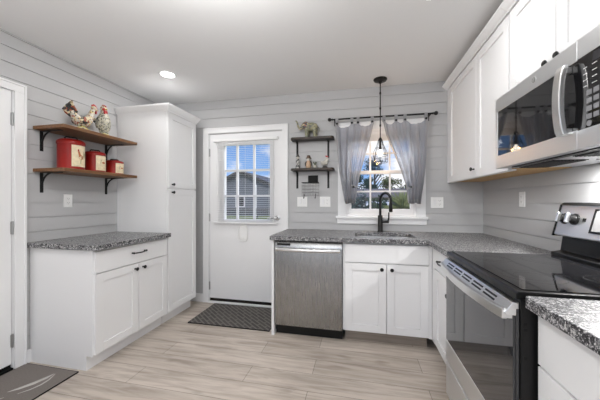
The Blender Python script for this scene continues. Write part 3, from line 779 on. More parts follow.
for s in (-1, 1):
    m.tube([(XF - .0024, 1.455 + s * (.002 + .004 * math.sin(t)), 1.787 + .006 * math.cos(t)) for t in [PI * i / 8 - .4 for i in range(12)]], 0.0009, 6)
m.build('badge_monogram', 'greyplastic', bd)
# control side
MB().box(XF, XF + 0.03, MY0, DS - .001, WZb + .003, MZ1).build('upper_trim', 'steel_h', mw, bevel=0.0015); MB().box(XF, XF + 0.03, MY0, DS - .001, MZ0, WZa - .003).build('lower_trim', 'steel_h', mw, bevel=0.0015)
MB().box(XF + 0.002, XF + 0.03, MY0, DS - .001, WZa - .003, WZb + .003).build('control_panel', 'gloss', mw)
MB().box(XF + 0.0008, XF + 0.003, 1.075, 1.135, 1.712, 1.742).build('clock_display', 'screen', mw)
m = MB()
for r in range(4):
    for c in range(3):
        y = 1.150 - c * 0.030; z = 1.612 - r * 0.028
        m.box(XF + 0.0006, XF + 0.003, y - .011, y + .011, z - .009, z + .009)
for y in (1.150, 1.090): m.lathe([(0.011, XF + .003), (0.011, XF + .0004)], (0, y, 1.504), 16, 'a')
m.build('keypad', 'key', mw)
m = MB()
for r in range(4):
    for y, l in ((1.168, .016), (1.128, .020), (1.092, .018)):
        z = 1.705 - r * 0.022; m.box(XF + 0.0009, XF + 0.003, y - l / 2, y + l / 2, z - .0012, z + .0012)
m.build('key_legends', 'mark', mw)

# ------------------------------------------------------------------ wall plates
def plate(T, a, z, w, label, kinds, h=0.112):
    cat = 'wall plate'
    t = thing('wall_plate', label, cat, T(a, 0, z), None)
    MB(T).box(a - w / 2, a + w / 2, 0.0005, 0.006, z - h / 2, z + h / 2).build('cover', 'whiteplastic', t, bevel=0.0025)
    n = len(kinds)
    for i, kd in enumerate(kinds):
        x = a + (i - (n - 1) / 2) * 0.046
        if kd == 'switch':
            s = MB(T).box(x - .0165, x + .0165, 0.006, 0.008, z - .033, z + .033).build('switch', 'whiteplastic', t, bevel=0.001)
            MB(T).hexa([(x - .013, .008, z - .030), (x + .013, .008, z - .030), (x + .013, .008, z + .030), (x - .013, .008, z + .030)],
                       [(x - .013, .009, z - .030), (x + .013, .009, z - .030), (x + .013, .012, z + .030), (x - .013, .012, z + .030)]).build('rocker', 'trim', s)
        else:
            s = MB(T).box(x - .0165, x + .0165, 0.006, 0.0085, z - .033, z + .033).build('receptacle', 'whiteplastic', t, bevel=0.001)
            g = MB(T)
            for zz in (-0.018, 0.018):
                g.box(x - .008, x - .0055, .0085, .0088, z + zz - .003, z + zz + .006); g.box(x + .0055, x + .008, .0085, .0088, z + zz - .003, z + zz + .006)
                g.box(x - .002, x + .002, .0085, .0088, z + zz - .010, z + zz - .006)
            g.build('slots', 'greyplastic', s)
    return t
plate(TX(XL, 1), 1.872, 1.232, 0.073, 'white outlet plate on the left wall below the canister shelf', ['outlet'])
plate(TY(D), -0.630, 1.222, 0.118, 'white double wall plate above the dishwasher, nearer the back door', ['switch', 'switch'])
plate(TY(D), -0.373, 1.222, 0.118, 'white double wall plate below the wire basket, nearer the window', ['switch', 'outlet'])
plate(TY(D), 0.766, 1.215, 0.118, 'white double wall plate on the back wall right of the window', ['switch', 'outlet'])
plate(TX(XR, -1), 2.336, 1.243, 0.073, 'white outlet plate on the right wall between corner and range', ['outlet'])

# ------------------------------------------------------------------ left rustic shelves
def left_shelf(z, label, y1):
    t = thing('wall_shelf', label, 'shelf', (XL, 1.94, z), 'rustic shelves on the left wall')
    m = MB(TX(XL, 1)); m.prism([(1.612, 0.002), (1.612, 0.298), (1.618, 0.305), (y1 - .004, 0.305), (y1, 0.299), (y1, 0.002)], z, z + 0.026)
    m.build('board', 'rustic', t, bevel=0.002)
    for y in (1.672, 2.235):
        b_ = MB(TX(XL, 1))
        b_.box(y - .011, y + .011, 0.0006, 0.006, z - 0.160, z - 0.0006); b_.box(y - .011, y + .011, 0.006, 0.205, z - 0.006, z - 0.0006)
        pts = [(y, 0.004 + 0.105 * (1 - math.cos(t_)), z - 0.125 + 0.122 * math.sin(t_)) for t_ in [PI / 2 * i / 10 for i in range(11)]]
        b_.tube(pts, 0.0065, 8)
        b_.lathe([(0.008, 0.006), (0.006, 0.010)], (y, 0, z - 0.145), 10, 'o')
        b_.build('bracket', 'black', t)
    return t
left_shelf(1.785, 'upper rustic wooden shelf with black brackets holding the roosters', 2.305)
left_shelf(1.456, 'lower rustic wooden shelf with black brackets holding the red canisters', 2.305)

# canisters
def canister(y, z, r, h, lab, pic, x=-2.318):
    c = thing('canister', lab, 'canister', (x, y, z), 'red canisters on the lower left shelf')
    m = MB(); m.lathe([(r * .94, z + .001), (r, z + .004), (r, z + .012), (r * .975, z + .016), (r * .975, z + h * .78), (r, z + h * .80)], (x, y, 0), 36); m.build('body', 'red', c, smooth=True)
    m = MB(); m.lathe([(r * 1.03, z + h * .80), (r * 1.03, z + h * .85), (r * .98, z + h * .90), (r * .80, z + h * .945), (r * .4, z + h * .96)], (x, y, 0), 36); ld = m.build('lid', 'red', c, smooth=True)
    m = MB(); hw = r * 0.42
    a = math.radians(60); ux, uy = math.cos(a), math.sin(a)
    pts = [(x + ux * hw * s, y + uy * hw * s, z + h * .94 + dz) for s, dz in ((-1, 0), (-1, h * .07), (-.85, h * .095), (.85, h * .095), (1, h * .07), (1, 0))]
    m.tube(pts, 0.006, 8); m.build('handle', 'black', ld, smooth=True)
    # curved paper label facing the room
    th0 = math.radians(2); hw = 0.66; z0, z1 = z + h * .10, z + h * .76
    def lab_pt(u, v, o=0.0012): # u,v in 0..1
        t_ = th0 + (u - .5) * 2 * hw; rr = r * .975 + o
        return (x + rr * math.cos(t_), y + rr * math.sin(t_), z0 + (z1 - z0) * v)
    def patch(mb, f, n=10, o=0.0012):
        pass
    m = MB(); n = 12
    R0 = [m.v(*lab_pt(i / n, 0)) for i in range(n + 1)]; R1 = [m.v(*lab_pt(i / n, 1)) for i in range(n + 1)]
    for i in range(n): m.bm.faces.new((R0[i], R0[i + 1], R1[i + 1], R1[i]))
    lb = m.build('label', 'cream', c); lb.modifiers.new('thick', 'SOLIDIFY').thickness = 0.0008
    def blob(cu, cv, ru, rv, name, mt, o=0.0022):
        m = MB(); k = 14; P = [m.v(*lab_pt(cu + ru * math.cos(2 * PI * i / k), cv + rv * math.sin(2 * PI * i / k), o)) for i in range(k)]
        m.bm.faces.new(P); return m
    def poly(pts, o=0.0022):
        m = MB(); m.bm.faces.new([m.v(*lab_pt(u, v, o)) for u, v in pts]); return m
    if pic == 'rooster':
        for mb, mt in ((blob(.55, .45, .17, .11, '', 0), 'orange'), (poly([(.62, .47), (.80, .78), (.92, .62), (.85, .42), (.70, .36)]), 'olive'), (poly([(.42, .45), (.33, .72), (.44, .74), (.56, .52)], .0026), 'orange'),
                       (blob(.37, .77, .05, .045, '', 0, .003), 'red'), (poly([(.52, .36), (.50, .16), (.55, .16), (.58, .36)]), 'olive'), (blob(.5, .13, .42, .06, '', 0), 'yellow')):
            o = mb.build('picture', mt, lb)
    else:
        for mb, mt in ((poly([(.16, .60), (.40, .72), (.70, .66), (.90, .55), (.66, .44), (.35, .46)]), 'black'), (blob(.60, .53, .16, .07, '', 0, .003), 'orange'),
                       (poly([(.10, .34), (.34, .42), (.44, .28), (.18, .22)]), 'olive'), (blob(.55, .12, .42, .09, '', 0), 'orange')):
            o = mb.build('picture', mt, lb)
    return c
ZL = 1.482
canister(1.785, ZL, 0.092, 0.262, 'largest red canister, with a rooster on its cream label', 'rooster')
canister(1.992, ZL, 0.080, 0.196, 'middle-sized red canister between the largest and the smallest', 'bird')
canister(2.190, ZL, 0.075, 0.142, 'smallest red canister at the right end of the lower shelf', 'bird')

# roosters
feather = speckle('rooster_glaze', [(.62, .56, .44), (.50, .45, .36), (.10, .09, .07), (.60, .47, .22), (.45, .43, .38), (.30, .09, .06), (.56, .52, .43)], 90)
grass_gl = speckle('base_glaze', [(.50, .42, .10), (.16, .17, .06), (.62, .50, .16), (.08, .08, .05), (.45, .43, .34)], 80)
stripes = speckle('striped_glaze', [(.05, .045, .04), (.55, .47, .30), (.30, .08, .04), (.03, .03, .035)], 65)
redgl = mat('red_glaze', (0.42, 0.03, 0.03), 0.3)
greygl = speckle('grey_hen_glaze', [(.40, .39, .33), (.22, .22, .18), (.52, .49, .40), (.10, .10, .08), (.45, .42, .30)], 120)
ZU = 1.811
def rooster_low():
    x, y, z = -2.32, 1.875, ZU
    t = thing('rooster_figurine', 'ceramic rooster leaning forward with raised striped tail, on the upper shelf', 'figurine', (x, y, z), 'ceramic roosters on the upper left shelf')
    MB().lathe([(0.062, z + .0005), (0.066, z + .012), (0.055, z + .028), (0.035, z + .045)], (x, y, 0), 20, sq=1.15).build('base', grass_gl, t, smooth=True)
    m = MB(); m.tube([(x, y - .085, z + .165), (x, y - .060, z + .125), (x, y - .025, z + .092), (x, y + .015, z + .088), (x, y + .05, z + .118), (x, y + .075, z + .160), (x, y + .092, z + .208), (x, y + .104, z + .236)],
                     [.016, .030, .043, .047, .040, .027, .020, .016], 14); m.ball((x, y + .107, z + .243), .023, 12); m.build('body', feather, t, smooth=True)
    m = MB(); m.tube([(x + .01, y, z + .02), (x + .01, y, z + .06)], .022, 10); m.build('legs', grass_gl, t)
    m = MB()
    for i in range(6):
        e = i * 0.16
        m.tube([(x + .006 * (i - 3), y - .050, z + .110 + .01 * i), (x + .008 * (i - 3), y - .095 - .012 * math.cos(e), z + .150 + .013 * i), (x + .009 * (i - 3), y - .125 + .004 * i, z + .178 + .011 * i), (x + .008 * (i - 3), y - .135 + .012 * i, z + .165 + .006 * i)], [.010, .016, .015, .006], 8)
    m.build('tail', stripes, t, smooth=True)
    for s in (-1, 1):
        m = MB(); m.ball((x + s * .044, y - .005, z + .105), (.014, .052, .030), 12, Matrix.Rotation(.45, 4, 'X')); m.build('wing', stripes, t, smooth=True)
    m = MB()
    for dy, dz, r in ((.094, .266, .010), (.108, .272, .012), (.122, .268, .010), (.132, .256, .008)): m.ball((x, y + dy, z + dz), (.006, r, r), 10)
    m.ball((x, y + .127, z + .216), (.008, .009, .018), 10); m.build('comb', redgl, t, smooth=True)
    m = MB(); m.tube([(x, y + .125, z + .242), (x, y + .149, z + .234)], [.009, .002], 8); m.build('beak', 'yellow', t)
def rooster_tall():
    x, y, z = -2.32, 2.082, ZU
    t = thing('rooster_figurine', 'upright ceramic hen with red head facing the room, on the upper shelf', 'figurine', (x, y, z), 'ceramic roosters on the upper left shelf')
    MB().lathe([(0.062, z + .0005), (0.066, z + .014), (0.052, z + .026), (0.036, z + .040)], (x, y, 0), 20).build('base', grass_gl, t, smooth=True)
    m = MB(); m.lathe([(0.030, z + .030), (0.036, z + .060), (0.050, z + .100), (0.055, z + .140), (0.049, z + .180), (0.037, z + .215), (0.028, z + .240), (.026, z + .258)], (x, y, 0), 20)
    m.build('body', greygl, t, smooth=True)
    m = MB(); m.ball((x + .004, y - .008, z + .272), (.028, .027, .028), 14); m.build('head', feather, t, smooth=True)
    for s in (-1, 1):
        m = MB(); m.ball((x - .01, y + s * .047, z + .140), (.034, .014, .060), 12, Matrix.Rotation(s * .12, 4, 'X')); m.build('wing', stripes if s > 0 else greygl, t, smooth=True)
    m = MB()
    for i, r in enumerate((.009, .012, .013, .010)): m.ball((x + .026 - i * .014, y - .008, z + .290 + .004 * (i % 3)), (r, .007, r), 10)
    for s in (-1, 1): m.ball((x + .028, y - .008 + s * .010, z + .236), (.009, .009, .020), 10)
    m.ball((x + .020, y - .02, z + .262), (.014, .014, .014), 10); m.build('comb', redgl, t, smooth=True)
    m = MB(); m.tube([(x + .03, y - .008, z + .266), (x + .050, y - .008, z + .258)], [.008, .002], 8); m.build('beak', 'yellow', t)
    m = MB()
    for i in range(5): m.tube([(x - .045, y + .012 * (i - 2), z + .13), (x - .075, y + .016 * (i - 2), z + .16 + .008 * (2 - abs(i - 2))), (x - .085, y + .017 * (i - 2), z + .19)], [.012, .012, .004], 8)
    m.build('tail', stripes, t, smooth=True)
rooster_low(); rooster_tall()

# ------------------------------------------------------------------ small shelves on the back wall
def back_shelf(z, label):
    t = thing('wall_shelf', label, 'shelf', (-0.505, D, z), 'small dark shelves on the back wall')
    m = MB(TY(D)); m.prism([(-0.742, 0.002), (-0.742, 0.10), (-0.722, 0.135), (-0.288, 0.135), (-0.270, 0.10), (-0.270, 0.002)], z, z + 0.024); m.build('board', 'rustic_edge', t, bevel=0.003)
    for x in (-0.688, -0.338):
        b_ = MB(TY(D)); b_.box(x - .011, x + .011, 0.0006, 0.006, z - .190, z - .0006); b_.box(x - .011, x + .011, .006, .120, z - .006, z - .0006)
        b_.tube([(x, 0.004 + 0.070 * (1 - math.cos(q)), z - 0.10 + 0.096 * math.sin(q)) for q in [PI / 2 * i / 8 for i in range(9)]], 0.006, 8)
        b_.build('bracket', 'black', t)
back_shelf(1.895, 'small dark wooden shelf holding the elephant, above its twin'); back_shelf(1.560, 'small dark wooden shelf holding tiny figurines, below the elephant shelf')

# elephant
eg = speckle('elephant_glaze', [(.23, .23, .14), (.34, .32, .20), (.12, .12, .09), (.28, .26, .17), (.19, .20, .15)], 70)
def elephant():
    x, y, z = -0.535, D - 0.07, 1.9195
    t = thing('elephant_figurine', 'patchwork elephant figurine with raised trunk on the top small shelf', 'figurine', (x, y, z))
    m = MB(); m.tube([(x + .082, y, z + .100), (x + .065, y, z + .112), (x + .03, y, z + .116), (x - .01, y, z + .118), (x - .045, y, z + .128), (x - .070, y, z + .130), (x - .085, y, z + .120)], [.020, .042, .050, .048, .038, .036, .022], 16)
    m.build('body', eg, t, smooth=True)
    for dx_, dy_ in ((-.030, -.022), (-.022, .022), (.058, -.022), (.066, .022)):
        m = MB(); m.tube([(x + dx_, y + dy_, z + .0005), (x + dx_, y + dy_, z + .02), (x + dx_ * .98, y + dy_, z + .055), (x + dx_ * .95, y + dy_, z + .10)], [.020, .017, .018, .026], 12); m.build('leg', eg, t, smooth=True)
    m = MB(); m.tube([(x - .080, y, z + .118), (x - .100, y, z + .108), (x - .118, y, z + .112), (x - .130, y, z + .135), (x - .136, y, z + .165), (x - .146, y, z + .188), (x - .158, y, z + .196)], [.020, .016, .013, .011, .009, .008, .007], 12); m.build('trunk', eg, t, smooth=True)
    for s in (-1, 1):
        m = MB(); m.ball((x - .040, y + s * .040, z + .130), (.034, .008, .040), 14, Matrix.Rotation(.35, 4, 'Y')); m.build('ear', stripes, t, smooth=True)
        m = MB(); m.tube([(x - .086, y + s * .014, z + .104), (x - .110, y + s * .017, z + .096), (x - .122, y + s * .017, z + .104)], [.005, .004, .001], 8); m.build('tusk', 'cream', t, smooth=True)
    m = MB(); m.tube([(x + .095, y, z + .115), (x + .108, y, z + .095), (x + .110, y, z + .060)], [.005, .004, .004], 8); m.build('tail', eg, t, smooth=True)
elephant()
# four tiny figurines
zf = 1.5845; yf = D - 0.065
def fig(nm, x, label, parts):
    t = thing(nm, label, 'figurine', (x, yf, zf), 'tiny figurines on the lower small shelf')
    for pn, mt, fn in parts:
        m = MB(); fn(m, x); m.build(pn, mt, t, smooth=True)
creamy = mat('figurine_cream', (.55, .52, .46), .5); tan = mat('figurine_tan', (.48, .33, .22), .5); darkg = mat('figurine_dark', (.06, .055, .05), .5)
fig('slim_figurine', -0.668, 'slim black and white figurine at the left end of the small shelf', [
    ('body', speckle('slim_glaze', [(.05, .05, .05), (.5, .5, .48), (.06, .06, .06), (.3, .3, .28)], 55), lambda m, x: m.lathe([(.024, zf + .0005), (.026, zf + .02), (.018, zf + .05), (.022, zf + .085), (.013, zf + .108)], (x, yf, 0), 16)),
    ('head', creamy, lambda m, x: m.ball((x, yf, zf + .122), .017, 12)), ('hat', darkg, lambda m, x: m.lathe([(.024, zf + .132), (.022, zf + .137), (.014, zf + .140), (.011, zf + .158)], (x, yf, 0), 14))])
fig('hatted_figurine', -0.548, 'plump tan figurine with a dark brown hat on the small shelf', [
    ('body', tan, lambda m, x: m.lathe([(.026, zf + .0005), (.030, zf + .02), (.027, zf + .05), (.018, zf + .085)], (x, yf, 0), 18)),
    ('coat', darkg, lambda m, x: [m.tube([(x + s * .020, yf, zf + .078), (x + s * .032, yf, zf + .055), (x + s * .030, yf - .006, zf + .030)], [.010, .010, .007], 10) for s in (-1, 1)]),
    ('head', creamy, lambda m, x: m.ball((x, yf, zf + .100), .020, 12)),
    ('hat', mat('hat_brown', (.10, .06, .04), .6), lambda m, x: m.lathe([(.032, zf + .112), (.030, zf + .118), (.021, zf + .122), (.019, zf + .142), (.010, zf + .146)], (x, yf, 0), 16))])
fig('potted_sprig', -0.478, 'tiny pale pot with a short dark sprig, lowest of the small figurines', [
    ('pot', creamy, lambda m, x: m.lathe([(.016, zf + .0005), (.021, zf + .026), (.023, zf + .032), (.018, zf + .033)], (x, yf, 0), 16)),
    ('sprig', mat('sprig_green', (.10, .11, .07), .6), lambda m, x: [m.tube([(x, yf, zf + .030), (x + .012 * math.cos(q), yf + .01 * math.sin(q), zf + .055), (x + .024 * math.cos(q), yf + .018 * math.sin(q), zf + .072)], [.003, .006, .002], 8) for q in (0.2, 1.5, 2.8, 4.2, 5.3)])])
fig('hen_figurine', -0.368, 'white hen figurine with a red comb at the right end of the small shelf', [
    ('base', darkg, lambda m, x: m.lathe([(.028, zf + .0005), (.028, zf + .012), (.018, zf + .022)], (x, yf, 0), 16)),
    ('body', creamy, lambda m, x: m.tube([(x - .042, yf, zf + .070), (x - .020, yf, zf + .052), (x + .006, yf, zf + .056), (x + .020, yf, zf + .085), (x + .018, yf, zf + .115)], [.008, .024, .028, .020, .014], 12)),
    ('comb', redgl, lambda m, x: [m.ball((x + .012 + .008 * k, yf, zf + .130 - .004 * k), .008, 8) for k in range(3)] + [m.ball((x + .030, yf, zf + .100), (.006, .006, .012), 8)])])

# wire basket hung below
wb = thing('wire_basket', 'grey wire basket with a black top board, hung under the small shelves', 'basket', (-0.532, D, 1.27))
bx0, bx1, bz0, bz1, bo = -0.622, -0.443, 1.288, 1.432, 0.075
wire = mat('grey_wire', (.22, .22, .22), .4, .3)
m = MB(TY(D))
for o in (0.006, bo):
    for i in range(5):
        z = bz0 + (bz1 - bz0) * i / 4; m.tube([(bx0, o, z), (bx1, o, z)], 0.0013, 6)
    for i in range(7):
        x = bx0 + (bx1 - bx0) * i / 6; m.tube([(x, o, bz0), (x, o, bz1)], 0.0013, 6)
for i in range(7):
    x = bx0 + (bx1 - bx0) * i / 6; m.tube([(x, 0.006, bz0), (x, bo, bz0)], 0.0013, 6)
for x in (bx0, bx1):
    for i in range(5): z = bz0 + (bz1 - bz0) * i / 4; m.tube([(x, 0.006, z), (x, bo, z)], 0.0013, 6)
m.build('grid', wire, wb)
m = MB(TY(D)); m.tube([(p[0], p[1], bz1) for p in ((bx0, .006), (bx0, bo), (bx1, bo), (bx1, .006))], 0.0035, 8, closed=True); m.build('rim', 'black', wb)
for x in (-0.595, -0.470):
    m = MB(TY(D)); m.tube([(x, bo, bz0 + .02), (x, bo + .004, bz0 - .01), (x, bo + .012, bz0 - .030), (x, bo + .026, bz0 - .030), (x, bo + .030, bz0 - .015)], 0.003, 8); m.build('hook', 'black', wb)
m = MB(TY(D)); m.box(-0.563, -0.452, 0.004, 0.014, 1.428, 1.514); m.build('name_board', 'rubber', wb, bevel=0.002)

# ------------------------------------------------------------------ curtain rod and curtains
YC = D - 0.085; ZR = 2.098
rd = thing('curtain_rod', 'black curtain rod with ball finials above the kitchen window', 'curtain rod', (0.21, YC, ZR))
MB().tube([(-0.283, YC, ZR), (0.702, YC, ZR)], 0.0085, 12).build('pole', 'black', rd, smooth=True)
for s, x in ((-1, -0.283), (1, 0.702)):
    m = MB(); m.lathe([(0.010, 0), (0.013, s * .006), (0.008, s * .012), (0.016, s * .020), (0.021, s * .032), (0.016, s * .046), (0.004, s * .052)], (x, YC, ZR), 16, 'a'); m.build('finial', 'black', rd, smooth=True)
for x in (-0.262, 0.680):
    m = MB(); m.box(x - .010, x + .010, D - .006, D - .0006, ZR - .050, ZR + .020); m.box(x - .006, x + .006, YC - .004, D - .006, ZR - .016, ZR - .0085); m.box(x - .006, x + .006, YC - .014, YC - .009, ZR - .016, ZR + .004); m.build('bracket', 'black', rd)
def interp(tab, z):
    for (z0, v0), (z1, v1) in zip(tab, tab[1:]):
        if z0 >= z >= z1: return v0 + (v1 - v0) * (z0 - z) / (z0 - z1)
    return tab[-1][1] if z < tab[-1][0] else tab[0][1]
def curtain(label, left, right, tabs, folds, seed, tie, flap):
    rnd = random.Random(seed)
    c = thing('curtain', label, 'curtain', (sum(tabs) / len(tabs), YC, 1.2), 'tab-top curtains at the kitchen window')
    NS, NT = 96, 40; zt, zb = 2.052, 1.205
    m = MB(); g = []
    ph = [rnd.random() * 6 for _ in range(3)]
    t0, t1 = tabs[0], tabs[-1]
    for j in range(NT + 1):
        row = []
        for i in range(NS + 1):
            s = i / NS
            # top edge scallops between the tabs
            x_top = t0 - .012 + (t1 - t0 + .024) * s
            sag = 0
            for ta, tb in zip(tabs, tabs[1:]):
                if ta < x_top < tb: sag = min(0.050, (tb - ta) * 0.32) * math.sin(PI * (x_top - ta) / (tb - ta)) ** 0.8
            z = (zt - sag) + (zb + 0.006 * math.sin(9 * s + seed) - (zt - sag)) * j / NT
            xl, xr = interp(left, z), interp(right, z)
            x = xl + (xr - xl) * s
            amp = 0.030 + 0.016 * (j / NT)
            y = YC - 0.004 - amp * (math.sin(2 * PI * folds * s + ph[0] + 0.5 * math.sin(3 * z)) + 0.45 * math.sin(2 * PI * folds * 2.3 * s + ph[1])) * (1 - 0.5 * (1 - j / NT))
            row.append(m.v(x, y, z))
        g.append(row)
    for j in range(NT):
        for i in range(NS): m.bm.faces.new((g[j][i], g[j][i + 1], g[j + 1][i + 1], g[j + 1][i]))
    co = [[v.co.copy() for v in row] for row in g]
    o = m.build('panel', 'curtain', c, smooth=False)
    h = MB(); e = 5
    def strip(rows):
        vs = [[h.v(p.x, p.y - .0025, p.z) for p in r] for r in rows]
        for A, B in zip(vs, vs[1:]):
            for i in range(len(A) - 1): h.bm.faces.new((A[i], A[i + 1], B[i + 1], B[i]))
    strip([r[:e] for r in co]); strip([r[-e:] for r in co]); strip([r[e - 1:-e + 1] for r in co[-3:]])
    bmesh.ops.remove_doubles(h.bm, verts=h.bm.verts[:], dist=1e-6)
    ho = h.build('hem', 'cloth', c)
    for p in ho.data.polygons: p.use_smooth = True
    for p in o.data.polygons: p.use_smooth = True
    for x in tabs:
        m = MB(); R_ = 0.0125; w_ = 0.015
        lp = [(YC - .012, 2.040), (YC - R_, ZR - .02), (YC - R_, ZR)] + [(YC - R_ * math.cos(q), ZR + R_ * math.sin(q)) for q in [PI * i / 6 for i in range(1, 6)]] + [(YC + R_, ZR), (YC + R_, ZR - .02), (YC + .004, 2.040)]
        A = [m.v(x - w_, y, z) for y, z in lp]; B = [m.v(x + w_, y, z) for y, z in lp]
        for i in range(len(lp) - 1): m.bm.faces.new((A[i], A[i + 1], B[i + 1], B[i]))
        tb = m.build('tab', 'cloth', c); tb.modifiers.new('thick', 'SOLIDIFY').thickness = 0.002
        m = MB(); m.lathe([(0.011, YC - .014), (0.011, YC - .018), (0.007, YC - .020)], (x, 0, 2.048), 14, 'o'); m.build('button', 'black', tb)
    # tieback band
    m = MB(); zc = tie[2]; P = [(tie[0] + (tie[1] - tie[0]) * i / 10, YC - .034 - .006 * math.sin(PI * i / 10), zc + .018 * (1 - i / 10) * flap) for i in range(11)]
    A = [m.v(x, y, z - .007) for x, y, z in P]; B = [m.v(x, y, z + .007) for x, y, z in P]
    for i in range(10): m.bm.faces.new((A[i], A[i + 1], B[i + 1], B[i]))
    tb = m.build('tieback', 'cloth', c); tb.modifiers.new('thick', 'SOLIDIFY').thickness = 0.003
    m = MB(); m.lathe([(0.012, YC - .038), (0.012, YC - .042), (0.007, YC - .045)], (tie[3], 0, zc), 14, 'o'); m.build('tieback_button', 'black', tb)
    return c
curtain('grey sheer tab-top curtain on the left half of the kitchen window',
        [(2.06, -0.258), (1.55, -0.214), (1.20, -0.150)], [(2.06, 0.148), (1.90, 0.110), (1.55, 0.014), (1.38, -0.022), (1.20, -0.046)], [-0.236, -0.080, -0.018, 0.126], 4, 3, (-0.085, -0.022, 1.375, -0.062), 1)
curtain('grey sheer tab-top curtain on the right half of the kitchen window',
        [(2.06, 0.228), (1.90, 0.262), (1.55, 0.400), (1.38, 0.452), (1.20, 0.470)], [(2.06, 0.660), (1.55, 0.630), (1.20, 0.582)], [0.242, 0.359, 0.445, 0.642], 4, 8, (0.455, 0.52, 1.37, 0.494), -1)

# ------------------------------------------------------------------ pendant
PX, PY = 0.199, 2.815
pn = thing('pendant_lamp', 'dark bronze wire-cage pendant lamp hanging over the sink', 'lamp', (PX, PY, H))
MB().lathe([(0.066, H - .0005), (0.066, H - .008), (0.058, H - .018), (0.020, H - .026), (0.010, H - .045)], (PX, PY, 0), 28).build('canopy', 'bronze', pn, smooth=True)
m = MB(); m.tube([(PX, PY, H - .03), (PX, PY, 1.85)], 0.0055, 10)
for z in (2.30, 2.15, 1.98): m.lathe([(.006, z - .012), (.009, z - .008), (.009, z + .008), (.006, z + .012)], (PX, PY, 0), 10)
m.build('rod', 'bronze', pn, smooth=True)
MB().lathe([(.006, 1.862), (.010, 1.856), (.020, 1.838), (.021, 1.832), (.011, 1.828), (.012, 1.79), (.013, 1.745), (.012, 1.738)], (PX, PY, 0), 20).build('socket', 'bronze', pn, smooth=True)
MB().lathe([(.010, 1.740), (.012, 1.725), (.020, 1.708), (.023, 1.695), (.019, 1.680), (.006, 1.674)], (PX, PY, 0), 20).build('bulb', 'bulb', pn, smooth=True)
m = MB(); prof = [(.020, 1.832), (.030, 1.79), (.045, 1.755), (.062, 1.72), (.070, 1.68), (.072, 1.64), (.066, 1.612)]
for k in range(8):
    a = 2 * PI * k / 8; m.tube([(PX + r * math.cos(a), PY + r * math.sin(a), z) for r, z in prof], 0.0022, 6)
for r, z in ((.045, 1.755), (.070, 1.68), (.072, 1.645), (.066, 1.612)):
    m.tube([(PX + r * math.cos(2 * PI * k / 28), PY + r * math.sin(2 * PI * k / 28), z) for k in range(28)], 0.002, 6, closed=True)
m.build('cage', 'bronze', pn)
bl_ = light('pendant_bulb_light', 'POINT', (PX, PY, 1.690), (0, 0, 0), BULB_W, (1, 0.55, 0.20), shadow_soft_size=0.031)

# ------------------------------------------------------------------ recessed lights
def downlight(x, y, watts, label):
    t = thing('recessed_light', label, 'light', (x, y, H), 'recessed ceiling lights')
    m = MB(); n = 28; z0, z1 = H - .0005, H - .006
    A = [m.v(x + .062 * math.cos(2 * PI * k / n), y + .062 * math.sin(2 * PI * k / n), z1 + .002) for k in range(n)]
    B = [m.v(x + .078 * math.cos(2 * PI * k / n), y + .078 * math.sin(2 * PI * k / n), z1) for k in range(n)]
    C = [m.v(x + .084 * math.cos(2 * PI * k / n), y + .084 * math.sin(2 * PI * k / n), z0) for k in range(n)]
    for P, Q in ((A, B), (B, C)):
        for k in range(n): m.bm.faces.new((P[k], P[(k + 1) % n], Q[(k + 1) % n], Q[k]))
    m.build('trim_ring', 'trim', t)
    MB().lathe([(.062, H - .0005), (.062, H - .003), (.04, H - .0045)], (x, y, 0), 28).build('lens', 'lens', t)
    light('recessed_lamp', 'AREA', (x, y, H - .012), (0, 0, 0), watts, (1, .99, .975), shape='DISK', size=0.12)
downlight(-1.795, 2.275, RECESSED_W[0], 'lit recessed ceiling light near the pantry cabinet')
downlight(0.413, 1.700, RECESSED_W[1], 'lit recessed ceiling light at the top edge, near the upper cabinets')
downlight(-1.795, 0.55, RECESSED_W[2], 'lit recessed ceiling light near the left door')
downlight(0.413, 0.25, RECESSED_W[3], 'recessed ceiling light above the near end of the right-hand counter')

# added out-of-view fill light for the kitchen, shaped as a flush mount
fm = thing('ceiling_fill', 'added round fill light, out of view in the middle of the kitchen ceiling', 'light', (-0.65, 0.95, H))
MB().lathe([(.15, H - .0005), (.15, H - .022), (.13, H - .026)], (-0.65, 0.95, 0), 28).build('base', 'nickel', fm, smooth=True)
MB().lathe([(.135, H - .027), (.135, H - .05), (.115, H - .085), (.07, H - .110), (.02, H - .118)], (-0.65, 0.95, 0), 28).build('dome', 'lens', fm, smooth=True)
light('ceiling_fill_lamp', 'POINT', (-0.65, 0.95, 2.20), (0, 0, 0), CEILING_FILL_W, (1, 1, .99), shadow_soft_size=0.10)

# ------------------------------------------------------------------ mats
m = MB(); m.box(-1.690, -0.835, 2.445, 2.962, 0.0005, 0.010); dm_ = thing('doormat', 'dark ribbed doormat in front of the back door', 'doormat', (-1.26, 2.7, 0))
m.build('pile', 'mat1', dm_, bevel=0.003)
m = MB()
for r in ((-1.694, -0.831, 2.441, 2.4449), (-1.694, -0.831, 2.9621, 2.966), (-1.694, -1.6901, 2.4449, 2.9621), (-0.8349, -0.831, 2.4449, 2.9621)): m.box(r[0], r[1], r[2], r[3], 0.0005, 0.009)
m.build('edging', 'rubber', dm_)
d_ = thing('doormat', 'taupe mat with a pale swirl by the left door', 'doormat', (-2.2, 1.2, 0))
MB().box(-2.452, -1.972, 0.75, 1.565, 0.0005, 0.009).build('pile', 'mat2', d_, bevel=0.003)
m = MB()
for r in ((-2.456, -1.968, 0.746, 0.7499), (-2.456, -1.968, 1.5651, 1.569), (-2.456, -2.4521, 0.75, 1.565), (-1.9719, -1.968, 0.75, 1.565)): m.box(r[0], r[1], r[2], r[3], 0.0005, 0.008)
m.build('edging', 'rubber', d_)
m = MB()
def swirl(pts, r): m.tube([(x, y, 0.0085) for x, y in pts], r, 8, flat=0.25)
